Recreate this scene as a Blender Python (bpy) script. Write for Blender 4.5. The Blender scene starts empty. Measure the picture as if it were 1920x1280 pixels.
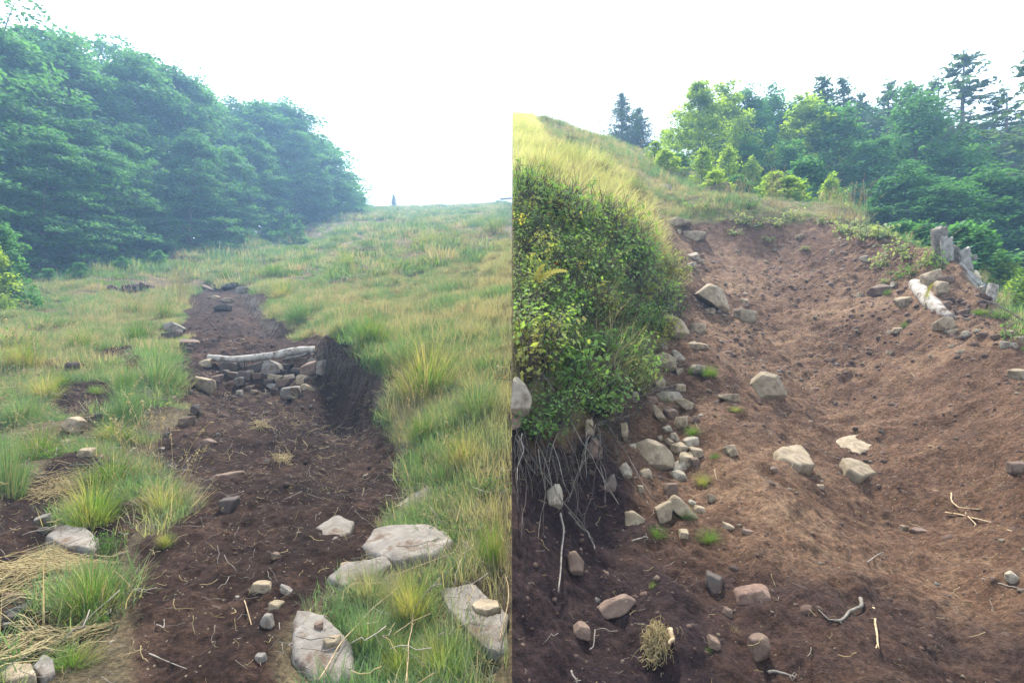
import bpy, bmesh, math, random
import numpy as np
from mathutils import Vector, Matrix, Euler

R = math.radians
scene = bpy.context.scene

# ------------------------------------------------------------------ camera, sky, sun, exposure
F = 1000.0                                   # focal length in photo pixels (1920 wide)
cam_d = bpy.data.cameras.new('camera'); cam = bpy.data.objects.new('camera', cam_d)
scene.collection.objects.link(cam)
cam_d.sensor_width = 36.0; cam_d.lens = 36.0 * F / 1920.0
cam_d.clip_start = 0.05; cam_d.clip_end = 3000
cam.location = (0, 0, 0); cam.rotation_euler = (R(90), 0, 0)
scene.camera = cam

SUN_EL, SUN_AZ = 52.0, -2.0                 # azimuth from +Y, negative = to the left, positive = to the right
sdir = Vector((math.sin(R(SUN_AZ)) * math.cos(R(SUN_EL)), math.cos(R(SUN_AZ)) * math.cos(R(SUN_EL)), math.sin(R(SUN_EL))))
world = bpy.data.worlds.new('World'); scene.world = world; world.use_nodes = True
wn = world.node_tree.nodes; wl = world.node_tree.links; wn.clear()
wo = wn.new('ShaderNodeOutputWorld'); wb = wn.new('ShaderNodeBackground')
sky = wn.new('ShaderNodeTexSky'); sky.sky_type = 'NISHITA'; sky.sun_disc = False
sky.sun_elevation = R(SUN_EL); sky.sun_rotation = R(SUN_AZ)
sky.altitude = 900; sky.air_density = 1.0; sky.dust_density = 4.0; sky.ozone_density = 1.0
wmix = wn.new('ShaderNodeMix'); wmix.data_type = 'RGBA'; wmix.inputs[0].default_value = 0.62
wmix.inputs[7].default_value = (9.3, 9.9, 10.6, 1)       # bright thin cloud over the whole sky
wl.new(sky.outputs[0], wmix.inputs[6]); wl.new(wmix.outputs[2], wb.inputs[0])
wb.inputs[1].default_value = 0.125
wl.new(wb.outputs[0], wo.inputs[0])

sun_d = bpy.data.lights.new('sun', 'SUN'); sun = bpy.data.objects.new('sun', sun_d)
scene.collection.objects.link(sun)
sun_d.energy = 5.0; sun_d.angle = R(1.2); sun_d.color = (1.0, 0.94, 0.85)
sun.rotation_euler = sdir.to_track_quat('Z', 'Y').to_euler()
sun.location = (0, 0, 60)

scene.view_settings.view_transform = 'Standard'; scene.view_settings.look = 'None'
scene.view_settings.exposure = 1.42; scene.view_settings.gamma = 1.0
scene.view_settings.use_curve_mapping = False
scene.cycles.max_bounces = 6; scene.cycles.transparent_max_bounces = 8
scene.cycles.volume_bounces = 1; scene.cycles.transmission_bounces = 4
scene.cycles.sample_clamp_indirect = 6

HAZE_DENSITY = 0.0029

# ------------------------------------------------------------------ small helpers
COL = scene.collection
def link(o): COL.objects.link(o); return o

def tag(o, label=None, cat=None, group=None, kind=None):
    if label: o['label'] = label
    if cat: o['category'] = cat
    if group: o['group'] = group
    if kind: o['kind'] = kind
    return o

def empty(name, loc, rz=0.0, label=None, cat=None, group=None):
    o = bpy.data.objects.new(name, None); o.location = loc; o.rotation_euler = (0, 0, rz)
    o.empty_display_size = 0.1
    link(o); return tag(o, label, cat, group)

class MB:
    """collects vertices and faces (numpy) and makes one mesh"""
    def __init__(s): s.v = []; s.f = []; s.a = []; s.n = 0
    def add(s, v, faces, a=None):
        v = np.asarray(v, float).reshape(-1, 3)
        for f in faces:                       # list of (k, m) index arrays
            f = np.asarray(f, int)
            if len(f): s.f.append(f + s.n)
        s.v.append(v); s.n += len(v)
        s.a.append(np.zeros(len(v)) if a is None else np.broadcast_to(np.asarray(a, float), (len(v),)))
        return s
    def mesh(s, name, mat=None, smooth=True):
        me = bpy.data.meshes.new(name)
        v = np.concatenate(s.v) if s.v else np.zeros((0, 3))
        me.vertices.add(len(v)); me.vertices.foreach_set('co', v.ravel().astype(np.float32))
        tot = sum(f.size for f in s.f); nf = sum(len(f) for f in s.f)
        me.loops.add(tot); me.polygons.add(nf)
        li = np.concatenate([f.ravel() for f in s.f]) if s.f else np.zeros(0, int)
        ln = np.concatenate([np.full(len(f), f.shape[1]) for f in s.f]) if s.f else np.zeros(0, int)
        st = np.concatenate([[0], np.cumsum(ln)[:-1]]) if nf else np.zeros(0, int)
        me.loops.foreach_set('vertex_index', li.astype(np.int32))
        me.polygons.foreach_set('loop_start', st.astype(np.int32))
        me.polygons.foreach_set('loop_total', ln.astype(np.int32))
        if smooth: me.polygons.foreach_set('use_smooth', np.ones(nf, bool))
        at = me.attributes.new('shade', 'FLOAT', 'POINT')
        at.data.foreach_set('value', (np.concatenate(s.a) if s.a else np.zeros(0)).astype(np.float32))
        me.update(calc_edges=True); me.validate()
        if mat: me.materials.append(mat)
        return me
    def build(s, name, mat=None, parent=None, smooth=True):
        o = bpy.data.objects.new(name, s.mesh(name, mat, smooth)); link(o)
        if parent: o.parent = parent
        return o

def tube(mb, pts, rad, sides=6, a=0.0, cap=True):
    P = np.asarray(pts, float); n = len(P); rad = np.broadcast_to(np.asarray(rad, float), (n,))
    T = np.gradient(P, axis=0); T /= np.linalg.norm(T, axis=1)[:, None] + 1e-9
    ref = np.array([0, 0, 1.0]) if abs(T[:, 2]).mean() < 0.8 else np.array([1.0, 0, 0])
    A = np.cross(T, ref); A /= np.linalg.norm(A, axis=1)[:, None] + 1e-9
    B = np.cross(T, A)
    th = np.linspace(0, 2 * math.pi, sides, endpoint=False)
    V = P[:, None] + rad[:, None, None] * (A[:, None] * np.cos(th)[None, :, None] + B[:, None] * np.sin(th)[None, :, None])
    V = V.reshape(-1, 3)
    i = np.arange(n - 1)[:, None] * sides; j = np.arange(sides)[None]; j2 = (j + 1) % sides
    q = np.stack([i + j, i + j2, i + sides + j2, i + sides + j], -1).reshape(-1, 4)
    faces = [q]
    if cap:
        faces.append(np.arange(sides)[None, ::-1]); faces.append((np.arange(sides) + (n - 1) * sides)[None])
    mb.add(V, faces, a)

def hash2(ix, iy, seed):
    h = (ix.astype(np.int64) * 374761393 + iy.astype(np.int64) * 668265263 + seed * 1442695041) & 0xFFFFFFFF
    h = ((h ^ (h >> 13)) * 1274126177) & 0xFFFFFFFF
    return ((h ^ (h >> 16)) & 0xFFFF) / 65535.0

def vnoise(x, y, seed=0):
    ix = np.floor(x); iy = np.floor(y); fx = x - ix; fy = y - iy
    fx = fx * fx * (3 - 2 * fx); fy = fy * fy * (3 - 2 * fy)
    a = hash2(ix, iy, seed); b = hash2(ix + 1, iy, seed); c = hash2(ix, iy + 1, seed); d = hash2(ix + 1, iy + 1, seed)
    return (a + (b - a) * fx) * (1 - fy) + (c + (d - c) * fx) * fy * 1.0 - 0.5 if False else ((a + (b - a) * fx) * (1 - fy) + (c + (d - c) * fx) * fy) - 0.5

def fbm(x, y, wl_, seed, octv=3):
    r = 0; amp = 1.0
    ca, sa = math.cos(0.6), math.sin(0.6)
    for k in range(octv):
        xr, yr = x * ca - y * sa, x * sa + y * ca
        x, y = xr, yr
        r = r + amp * vnoise(x / wl_ + 17.3 * k, y / wl_ - 9.1 * k, seed + k); amp *= 0.5; wl_ *= 0.5
    return r

# ------------------------------------------------------------------ materials
def mat_new(name):
    m = bpy.data.materials.new(name); m.use_nodes = True
    nt = m.node_tree; nt.nodes.clear()
    return m, nt.nodes, nt.links

def ramp(nodes, stops):
    r = nodes.new('ShaderNodeValToRGB'); e = r.color_ramp.elements
    while len(e) < len(stops): e.new(0.5)
    for k, (p, c) in enumerate(stops):
        e[k].position = p; e[k].color = (*c, 1)
    return r

def noise(nodes, links, scale, detail=4, vec=None, rough=0.6):
    n = nodes.new('ShaderNodeTexNoise'); n.inputs['Scale'].default_value = scale
    n.inputs['Detail'].default_value = detail; n.inputs['Roughness'].default_value = rough
    if vec: links.new(vec, n.inputs['Vector'])
    return n

def mixc(nodes, links, fac, a, b, mode='MIX'):
    m = nodes.new('ShaderNodeMix'); m.data_type = 'RGBA'; m.blend_type = mode
    for s, v in ((0, fac), (6, a), (7, b)):
        if isinstance(v, (int, float)): m.inputs[s].default_value = v
        elif isinstance(v, tuple): m.inputs[s].default_value = (*v, 1)
        else: links.new(v, m.inputs[s])
    return m.outputs[2]

def math_n(nodes, links, op, a, b=None):
    m = nodes.new('ShaderNodeMath'); m.operation = op
    for s, v in ((0, a), (1, b)):
        if v is None: continue
        if isinstance(v, (int, float)): m.inputs[s].default_value = v
        else: links.new(v, m.inputs[s])
    return m.outputs[0]

def leaf_material(name, c_lo, c_hi, c_dry=None, trans=0.45, patch=None, dry_amt=0.5, obj_var=0.35, tcol=(1.15, 1.25, 0.55), rough=0.75):
    """thin leaf or blade: diffuse, a soft sheen, and light passing through from behind"""
    m, N, L = mat_new(name)
    att = N.new('ShaderNodeAttribute'); att.attribute_name = 'shade'
    oi = N.new('ShaderNodeObjectInfo')
    v = math_n(N, L, 'ADD', math_n(N, L, 'MULTIPLY', att.outputs['Fac'], 1 - obj_var), math_n(N, L, 'MULTIPLY', oi.outputs['Random'], obj_var))
    col = mixc(N, L, v, c_lo, c_hi)
    if c_dry:
        geo = N.new('ShaderNodeNewGeometry')
        n1 = noise(N, L, patch or 0.5, 3, geo.outputs['Position'])
        s = math_n(N, L, 'ADD', n1.outputs[0], math_n(N, L, 'MULTIPLY', math_n(N, L, 'SUBTRACT', oi.outputs['Random'], 0.5), 0.35))
        mr = N.new('ShaderNodeMapRange'); L.new(s, mr.inputs[0])
        mr.inputs[1].default_value = 0.62 - 0.3 * dry_amt; mr.inputs[2].default_value = 0.80 - 0.3 * dry_amt
        col = mixc(N, L, mr.outputs[0], col, c_dry)
    d = N.new('ShaderNodeBsdfPrincipled'); L.new(col, d.inputs['Base Color'])
    d.inputs['Roughness'].default_value = rough; d.inputs['Specular IOR Level'].default_value = 0.12
    t = N.new('ShaderNodeBsdfTranslucent'); L.new(mixc(N, L, 1.0, col, tcol, 'MULTIPLY'), t.inputs[0])
    ms = N.new('ShaderNodeMixShader'); ms.inputs[0].default_value = trans
    L.new(d.outputs[0], ms.inputs[1]); L.new(t.outputs[0], ms.inputs[2])
    o = N.new('ShaderNodeOutputMaterial'); L.new(ms.outputs[0], o.inputs[0])
    return m

def solid_material(name, stops, scale, bump=0.3, bscale=40, rough=0.85, spec=0.2, stain=None, lichen=None, use_obj=True, obj_var=0.0):
    m, N, L = mat_new(name)
    tc = N.new('ShaderNodeTexCoord'); vec = tc.outputs['Object']
    n1 = noise(N, L, scale, 6, vec); r = ramp(N, stops); L.new(n1.outputs[0], r.inputs[0]); col = r.outputs[0]
    if stain:
        n2 = noise(N, L, stain[1], 5, vec, 0.65); mr = N.new('ShaderNodeMapRange'); L.new(n2.outputs[0], mr.inputs[0])
        mr.inputs[1].default_value = stain[2]; mr.inputs[2].default_value = stain[2] + 0.12
        col = mixc(N, L, mr.outputs[0], col, stain[0])
    if lichen:
        n3 = noise(N, L, lichen[1], 6, vec, 0.7); mr = N.new('ShaderNodeMapRange'); L.new(n3.outputs[0], mr.inputs[0])
        mr.inputs[1].default_value = lichen[2]; mr.inputs[2].default_value = lichen[2] + 0.06
        col = mixc(N, L, mr.outputs[0], col, lichen[0])
    if obj_var:
        oi = N.new('ShaderNodeObjectInfo')
        hv = N.new('ShaderNodeHueSaturation'); L.new(col, hv.inputs['Color'])
        mr = N.new('ShaderNodeMapRange'); L.new(oi.outputs['Random'], mr.inputs[0])
        mr.inputs[3].default_value = 1 - obj_var; mr.inputs[4].default_value = 1 + obj_var
        L.new(mr.outputs[0], hv.inputs['Value']); col = hv.outputs[0]
    b = N.new('ShaderNodeBsdfPrincipled'); L.new(col, b.inputs['Base Color'])
    b.inputs['Roughness'].default_value = rough; b.inputs['Specular IOR Level'].default_value = spec
    nb = noise(N, L, bscale, 8, vec, 0.7); bp = N.new('ShaderNodeBump'); bp.inputs['Strength'].default_value = bump
    bp.inputs['Distance'].default_value = 0.02; L.new(nb.outputs[0], bp.inputs['Height']); L.new(bp.outputs[0], b.inputs['Normal'])
    o = N.new('ShaderNodeOutputMaterial'); L.new(b.outputs[0], o.inputs[0])
    return m

def ground_material(name, soil_a, soil_b, soil_c, turf_a, turf_b):
    m, N, L = mat_new(name)
    geo = N.new('ShaderNodeNewGeometry'); P = geo.outputs['Position']
    att = N.new('ShaderNodeAttribute'); att.attribute_name = 'shade'
    n_big = noise(N, L, 0.9, 5, P, 0.6); n_mid = noise(N, L, 6, 6, P, 0.7); n_fine = noise(N, L, 38, 7, P, 0.8)
    r1 = ramp(N, [(0.36, soil_a), (0.50, soil_b), (0.64, soil_c)])
    n_wide = noise(N, L, 0.32, 3, P, 0.55)
    s = math_n(N, L, 'ADD', math_n(N, L, 'ADD', math_n(N, L, 'MULTIPLY', n_big.outputs[0], 0.40), math_n(N, L, 'MULTIPLY', n_mid.outputs[0], 0.38)), math_n(N, L, 'MULTIPLY', n_wide.outputs[0], 0.22))
    L.new(s, r1.inputs[0])
    r2 = ramp(N, [(0.32, (0.26, 0.24, 0.24)), (0.5, (0.95, 0.94, 0.93)), (0.66, (1.75, 1.66, 1.56))]); L.new(n_fine.outputs[0], r2.inputs[0])
    soil = mixc(N, L, 1.0, r1.outputs[0], r2.outputs[0], 'MULTIPLY')
    # pale crumbs and straw bits lying in the soil
    vo = N.new('ShaderNodeTexVoronoi'); vo.inputs['Scale'].default_value = 34; L.new(P, vo.inputs['Vector'])
    lt = math_n(N, L, 'LESS_THAN', vo.outputs['Distance'], 0.17)
    sel = math_n(N, L, 'GREATER_THAN', math_n(N, L, 'FRACT', math_n(N, L, 'MULTIPLY', vo.outputs['Color'], 7.31)), 0.72)
    soil = mixc(N, L, math_n(N, L, 'MULTIPLY', math_n(N, L, 'MULTIPLY', lt, sel), 0.75), soil, (0.30, 0.25, 0.18))
    r3 = ramp(N, [(0.3, turf_a), (0.7, turf_b)]); L.new(n_mid.outputs[0], r3.inputs[0])
    turf = mixc(N, L, 1.0, r3.outputs[0], r2.outputs[0], 'MULTIPLY')
    k = math_n(N, L, 'ADD', att.outputs['Fac'], math_n(N, L, 'MULTIPLY', math_n(N, L, 'SUBTRACT', n_mid.outputs[0], 0.5), 0.9))
    mr = N.new('ShaderNodeMapRange'); L.new(k, mr.inputs[0]); mr.inputs[1].default_value = 0.35; mr.inputs[2].default_value = 0.65
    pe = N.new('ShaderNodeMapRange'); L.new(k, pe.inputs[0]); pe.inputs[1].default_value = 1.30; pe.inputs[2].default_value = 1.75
    soil = mixc(N, L, math_n(N, L, 'MULTIPLY', pe.outputs[0], 0.85), soil, mixc(N, L, 1.0, (0.024, 0.015, 0.018), r2.outputs[0], 'MULTIPLY'))  # blend to near-black humus, which also carries the bank's painted shade
    col = mixc(N, L, mr.outputs[0], turf, soil)
    b = N.new('ShaderNodeBsdfPrincipled'); L.new(col, b.inputs['Base Color']); b.inputs['Roughness'].default_value = 0.95
    b.inputs['Specular IOR Level'].default_value = 0.1
    h = math_n(N, L, 'ADD', math_n(N, L, 'MULTIPLY', n_fine.outputs[0], 0.35), n_mid.outputs[0])
    n_grain = noise(N, L, 160, 3, P, 0.7)
    h = math_n(N, L, 'ADD', h, math_n(N, L, 'MULTIPLY', n_grain.outputs[0], 0.15))
    bp = N.new('ShaderNodeBump'); bp.inputs['Strength'].default_value = 1.0; bp.inputs['Distance'].default_value = 0.10
    L.new(h, bp.inputs['Height']); L.new(bp.outputs[0], b.inputs['Normal'])
    o = N.new('ShaderNodeOutputMaterial'); L.new(b.outputs[0], o.inputs[0])
    return m

M = {}
M['ground_dark'] = ground_material('dark_peat_ground', (0.011, 0.006, 0.005), (0.036, 0.020, 0.015), (0.110, 0.068, 0.047), (0.045, 0.036, 0.024), (0.19, 0.15, 0.085))
M['ground_red'] = ground_material('red_brown_ground', (0.036, 0.019, 0.013), (0.128, 0.074, 0.046), (0.275, 0.180, 0.112), (0.10, 0.10, 0.04), (0.22, 0.19, 0.09))
st_pale = [(0.30, (0.09, 0.078, 0.066)), (0.52, (0.168, 0.150, 0.128)), (0.72, (0.235, 0.215, 0.19))]
st_tan = [(0.30, (0.12, 0.090, 0.058)), (0.52, (0.24, 0.190, 0.125)), (0.72, (0.33, 0.275, 0.195))]
st_brown = [(0.30, (0.07, 0.045, 0.034)), (0.55, (0.135, 0.092, 0.068)), (0.75, (0.22, 0.16, 0.12))]
st_dark = [(0.30, (0.035, 0.028, 0.024)), (0.55, (0.078, 0.062, 0.052)), (0.75, (0.14, 0.112, 0.09))]
M['stone_pale'] = solid_material('pale_grey_stone', st_pale, 6, 0.8, 26, stain=((0.085, 0.055, 0.036), 4, 0.52), lichen=((0.07, 0.058, 0.046), 30, 0.60), obj_var=0.12)
M['stone_tan'] = solid_material('tan_sandstone', st_tan, 6, 0.8, 26, stain=((0.10, 0.065, 0.042), 5, 0.55), lichen=((0.62, 0.57, 0.47), 18, 0.66), obj_var=0.15)
st_cream = [(0.30, (0.14, 0.115, 0.085)), (0.52, (0.27, 0.235, 0.175)), (0.72, (0.36, 0.325, 0.26))]
M['stone_cream'] = solid_material('cream_sandstone', st_cream, 6, 0.9, 26, stain=((0.11, 0.072, 0.046), 5, 0.55), lichen=((0.10, 0.08, 0.06), 28, 0.62), obj_var=0.12)
M['stone_brown'] = solid_material('brown_stone', st_brown, 7, 0.5, 30, stain=((0.08, 0.05, 0.04), 5, 0.56), obj_var=0.2)
M['stone_dark'] = solid_material('dark_wet_stone', st_dark, 7, 0.5, 30, stain=((0.05, 0.03, 0.026), 5, 0.55), obj_var=0.2)
M['clod'] = solid_material('dark_soil_clod', [(0.3, (0.034, 0.021, 0.017)), (0.7, (0.105, 0.066, 0.050))], 20, 1.0, 60, obj_var=0.35)
M['clod_red'] = solid_material('brown_soil_clod', [(0.3, (0.085, 0.050, 0.040)), (0.7, (0.22, 0.145, 0.105))], 20, 1.0, 60, obj_var=0.35)
M['bark_log'] = solid_material('weathered_pale_log', [(0.32, (0.11, 0.085, 0.06)), (0.46, (0.27, 0.245, 0.21)), (0.7, (0.40, 0.375, 0.335))], 9, 0.5, 40, stain=((0.09, 0.055, 0.035), 6, 0.55))
M['bark'] = solid_material('grey_beech_bark', [(0.3, (0.06, 0.052, 0.043)), (0.7, (0.17, 0.155, 0.135))], 8, 0.4, 30)
M['wood_grey'] = solid_material('weathered_grey_timber', [(0.3, (0.13, 0.12, 0.108)), (0.55, (0.25, 0.24, 0.22)), (0.75, (0.36, 0.35, 0.33))], 12, 0.5, 60, stain=((0.11, 0.095, 0.08), 9, 0.60))
M['wood_dark'] = solid_material('dark_rotten_timber', [(0.3, (0.07, 0.06, 0.05)), (0.7, (0.22, 0.20, 0.175))], 14, 0.7, 60)
M['root'] = solid_material('bleached_root', [(0.3, (0.10, 0.085, 0.068)), (0.7, (0.25, 0.22, 0.185))], 30, 0.3, 80, obj_var=0.35)
M['root_dark'] = solid_material('grey_brown_root', [(0.3, (0.035, 0.026, 0.021)), (0.7, (0.105, 0.083, 0.066))], 30, 0.3, 80, obj_var=0.4)
M['root_orange'] = solid_material('ochre_root', [(0.3, (0.22, 0.15, 0.085)), (0.7, (0.42, 0.32, 0.20))], 30, 0.3, 80)
M['grass'] = leaf_material('meadow_grass', (0.065, 0.125, 0.060), (0.190, 0.280, 0.145), (0.33, 0.28, 0.20), 0.45, 0.6, 0.38)
M['grass_green'] = leaf_material('green_tussock_grass', (0.050, 0.105, 0.025), (0.165, 0.25, 0.065), (0.33, 0.29, 0.12), 0.45, 3.0, 0.22)
M['grass_dry'] = leaf_material('straw_grass', (0.27, 0.21, 0.10), (0.50, 0.42, 0.24), None, 0.4, tcol=(1.1, 1.05, 0.75))
M['grass_gold'] = leaf_material('golden_bank_grass', (0.17, 0.20, 0.08), (0.36, 0.38, 0.18), (0.44, 0.40, 0.25), 0.5, 0.9, 0.7)
M['shrub'] = leaf_material('bilberry_leaf', (0.065, 0.150, 0.044), (0.25, 0.37, 0.110), (0.30, 0.27, 0.08), 0.45, 2.2, 0.15, obj_var=0.4)
M['herb'] = leaf_material('herb_leaf', (0.055, 0.130, 0.030), (0.16, 0.27, 0.070), None, 0.45)
M['herb_pale'] = leaf_material('pale_herb_leaf', (0.14, 0.19, 0.085), (0.33, 0.36, 0.19), None, 0.4)
M['fern_yellow'] = leaf_material('yellow_fern', (0.42, 0.36, 0.05), (0.62, 0.56, 0.12), None, 0.5)
M['orange_leaf'] = leaf_material('orange_leaf', (0.50, 0.19, 0.04), (0.62, 0.30, 0.09), None, 0.5, tcol=(1.2, 0.9, 0.5))
M['beech'] = leaf_material('beech_leaf', (0.020, 0.085, 0.040), (0.140, 0.310, 0.100), None, 0.42, obj_var=0.25)
M['beech_light'] = leaf_material('sunny_beech_leaf', (0.100, 0.190, 0.040), (0.32, 0.42, 0.080), None, 0.6, obj_var=0.25, tcol=(1.4, 1.4, 0.5))
M['conifer'] = leaf_material('conifer_needle', (0.045, 0.095, 0.055), (0.14, 0.215, 0.105), None, 0.35, obj_var=0.25)

# ------------------------------------------------------------------ the two slopes: control points (photo column, photo row, distance)
LCP = [
 # trail floor
 (480,2480,0.7),(480,1280,2.0),(480,1150,2.45),(480,1030,3.2),(520,950,4.0),(540,880,5.0),(540,820,6.3),(530,780,7.6),(520,752,9.0),
 (400,735,8.8),(600,748,8.5),(490,676,10.2),(400,680,10.0),(580,668,10.1),(480,645,11.4),(450,610,13.5),(430,580,16.5),(415,556,20),(410,540,23.5),(420,517,25.5),
 # right bank of the gully: foot and rim
 (650,765,7.9),(668,655,8.6),(700,800,6.9),(738,716,7.4),(620,738,8.6),(625,636,9.6),(590,640,11.2),(545,632,12.4),(560,612,13.2),(508,622,13.6),(522,588,14.8),(480,585,16.5),(500,556,18.2),
 (740,840,5.9),(775,800,6.0),(760,900,4.8),(800,860,5.0),(740,965,4.0),(830,905,4.3),(700,1010,3.4),(700,1100,2.7),(560,1180,2.35),
 # left side of the gully
 (345,565,18.5),(330,620,12.6),(340,660,10.6),(335,690,9.0),(330,740,7.9),(285,815,6.1),(270,870,5.1),(330,930,4.2),(240,1000,3.4),(230,1120,2.55),(180,1280,2.0),
 # left grass
 (250,560,19),(250,640,11.2),(230,700,8.4),(180,780,6.4),(150,860,5.0),(80,960,3.8),(60,1120,2.5),(-40,1280,1.95),(0,840,5.4),(0,720,7.6),(0,640,10.6),(0,590,15),(100,590,15.5),
 (0,545,21),(100,522,24),(200,502,27),(350,480,32),(450,455,39),(550,425,50),(620,405,62),(680,393,75),
 # beyond the rim, the ground dips under the forest
 (0,566,26),(100,548,30),(200,530,34),(350,505,42),(450,475,52),(550,443,66),(640,418,85),(0,575,40),(200,550,60),(400,500,90),
 # meadow
 (430,505,29),(470,480,34),(550,455,42),(560,500,26),(600,550,18),(650,590,13.5),(700,630,10.5),(760,690,7.8),(820,760,6.2),(850,850,4.8),(880,950,3.7),(900,1050,2.95),(920,1180,2.35),(930,1290,1.95),
 (955,1250,2.05),(955,1000,3.2),(955,900,4.0),(955,800,5.2),(955,700,7.0),(955,600,10.2),(955,550,13.2),(955,500,18),(955,450,28),(955,420,40),(955,398,60),(955,383,78),
 (800,600,12),(800,550,16),(750,500,22),(750,450,33),(750,420,48),(750,402,65),(740,391,82),(850,389,80),(860,450,29),(860,420,42),(860,400,62),
 (955,392,105),(850,397,110),(740,402,112),(955,410,150),(700,420,150),(400,500,150),(0,560,150),(200,560,110),
 (955,2480,0.7),(0,2450,0.7),(-500,1290,2.0),(-500,900,4.4),(-500,650,10.5),(-500,600,17),(-500,620,30),(-500,610,80),(-1200,640,12),(-1200,640,60),(-1200,1300,2.0),(-1200,2450,0.7),(-500,600,150),(-1200,630,150)]
RCP = [
 # trail
 (1500,2480,0.7),(1500,1280,1.95),(1500,1150,2.4),(1500,1000,3.2),(1520,900,4.0),(1530,800,5.1),(1520,720,6.2),(1500,640,7.6),(1460,560,9.4),(1430,500,11.2),(1420,468,12.5),
 (1350,448,13.0),(1450,440,13.2),(1380,405,14.0),(1450,402,13.9),(1540,440,12.6),(1560,405,13.4),(1450,377,15.5),(1350,372,16),(1540,385,15),(1610,405,14.2),(1600,430,12.6),
 (1270,445,12.6),(1280,480,11.6),(1290,540,9.8),
 # right berm and what falls away behind it
 (1650,438,11.6),(1690,455,10.6),(1750,482,9.4),(1800,512,8.4),(1840,550,7.6),(1880,590,6.9),(1920,632,6.2),(2050,740,5.2),(2200,900,4.0),
 (1650,520,9.6),(1700,600,7.9),(1720,680,6.6),(1800,620,7.0),(1850,680,6.0),(1750,760,5.4),(1880,780,4.7),(1900,900,3.7),(1800,900,3.9),(1900,1080,2.65),(1750,1100,2.6),(1900,1280,1.95),(1750,1280,1.95),
 (1650,482,13.5),(1720,530,12),(1790,570,11),(1850,610,10),(1920,680,8.6),(1500,425,19),(1600,462,18),(1700,540,18),(1820,590,18),(1920,620,18),(2100,760,9),
 (1400,405,24),(1500,440,28),(1600,490,28),(1700,540,28),(1900,590,28),(2200,620,25),
 # stones at the foot of the left bank, bank face, shrubs and grass on top
 (1275,605,8.5),(1285,680,6.6),(1310,760,5.3),(1330,840,4.4),(1330,920,3.75),(1290,1010,3.05),(1220,1080,2.65),(1130,1160,2.32),(1000,1290,1.8),(965,1290,1.78),(1300,1150,2.35),(1300,1280,1.93),
 (1258,600,8.2),(1240,700,5.9),(1215,780,4.75),(1185,850,4.0),(1150,920,3.42),(1100,1000,2.88),(1030,1070,2.42),(962,1120,2.12),
 (1160,760,4.55),(1120,840,3.72),(1060,930,3.02),(1000,990,2.62),(962,1010,2.42),
 (1225,640,6.7),(1180,700,5.2),(1120,770,4.25),(1060,820,3.55),(1000,850,3.1),(962,860,2.9),
 (1000,700,3.45),(962,700,3.3),(1000,580,4.0),(962,560,3.9),(1000,480,4.75),(962,450,4.7),(1100,660,4.5),(1100,550,5.1),(1100,470,6.0),(1180,600,5.9),(1180,510,6.6),(1235,560,7.9),(1235,490,8.8),
 (962,370,6.2),(1040,390,6.6),(1130,410,7.4),(1210,440,8.8),(1240,440,11),(962,320,8.2),(1060,340,9.2),(1150,370,9.8),(1220,400,11),
 (962,270,12),(1060,295,13),(1150,325,14),(1240,372,14.5),(1310,392,14.6),(962,240,17),(1060,262,18),(1150,295,18.5),(1250,335,18.5),(1340,358,18.5),
 (962,226,21.5),(1030,234,22),(1100,254,22.5),(1170,276,23.5),(1250,308,24),(1330,340,22),(962,245,30),(1100,275,32),(1170,297,36),(1300,360,32),(962,330,60),(1170,350,60),(1500,480,60),(1900,560,60),
 (962,480,150),(1500,540,150),(1900,580,150),(962,2000,0.7),(1900,2480,0.7),(2500,1290,2.0),(2500,900,4.2),(2500,700,10),(2500,640,28),(3100,1300,2.0),(3100,700,12),(3100,640,60),(3100,2480,0.7),(2500,610,150),(3100,630,150)]

class Slope:
    SX, SY, C2 = 1 / 260.0, 1.75, 0.10 ** 2
    def __init__(s, cps):
        c = np.array(cps, float); s.X = np.stack([c[:, 0] * s.SX, np.log(c[:, 2]) * s.SY], 1)
        z = (640 - c[:, 1]); n = len(c)          # interpolate the slope angle z/Y
        K = s.k(s.X, s.X) ; Pm = np.concatenate([np.ones((n, 1)), s.X], 1)
        A = np.zeros((n + 3, n + 3)); A[:n, :n] = K - 0.004 * np.eye(n); A[:n, n:] = Pm; A[n:, :n] = Pm.T
        # nearest rows are huge numbers: interpolate the height itself, compressed
        val = np.arcsinh((z * c[:, 2] / 1000.0) / c[:, 2] * 6)
        s.w = np.linalg.solve(A, np.concatenate([val, np.zeros(3)])); s.n = n
    def k(s, a, b):
        d = ((a[:, None] - b[None]) ** 2).sum(-1); return -np.sqrt(d + s.C2)
    def z(s, x, y):
        x = np.asarray(x, float); y = np.asarray(y, float); sh = np.broadcast(x, y).shape
        x = np.broadcast_to(x, sh).ravel(); y = np.broadcast_to(y, sh).ravel()
        q = np.stack([(960 + F * x / y) * s.SX, np.log(y) * s.SY], 1); out = np.empty(len(q))
        for i in range(0, len(q), 20000):
            qq = q[i:i + 20000]
            out[i:i + 20000] = s.k(qq, s.X) @ s.w[:s.n] + s.w[s.n] + qq @ s.w[s.n + 1:]
        return (np.sinh(out) / 6 * y).reshape(sh)

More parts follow.
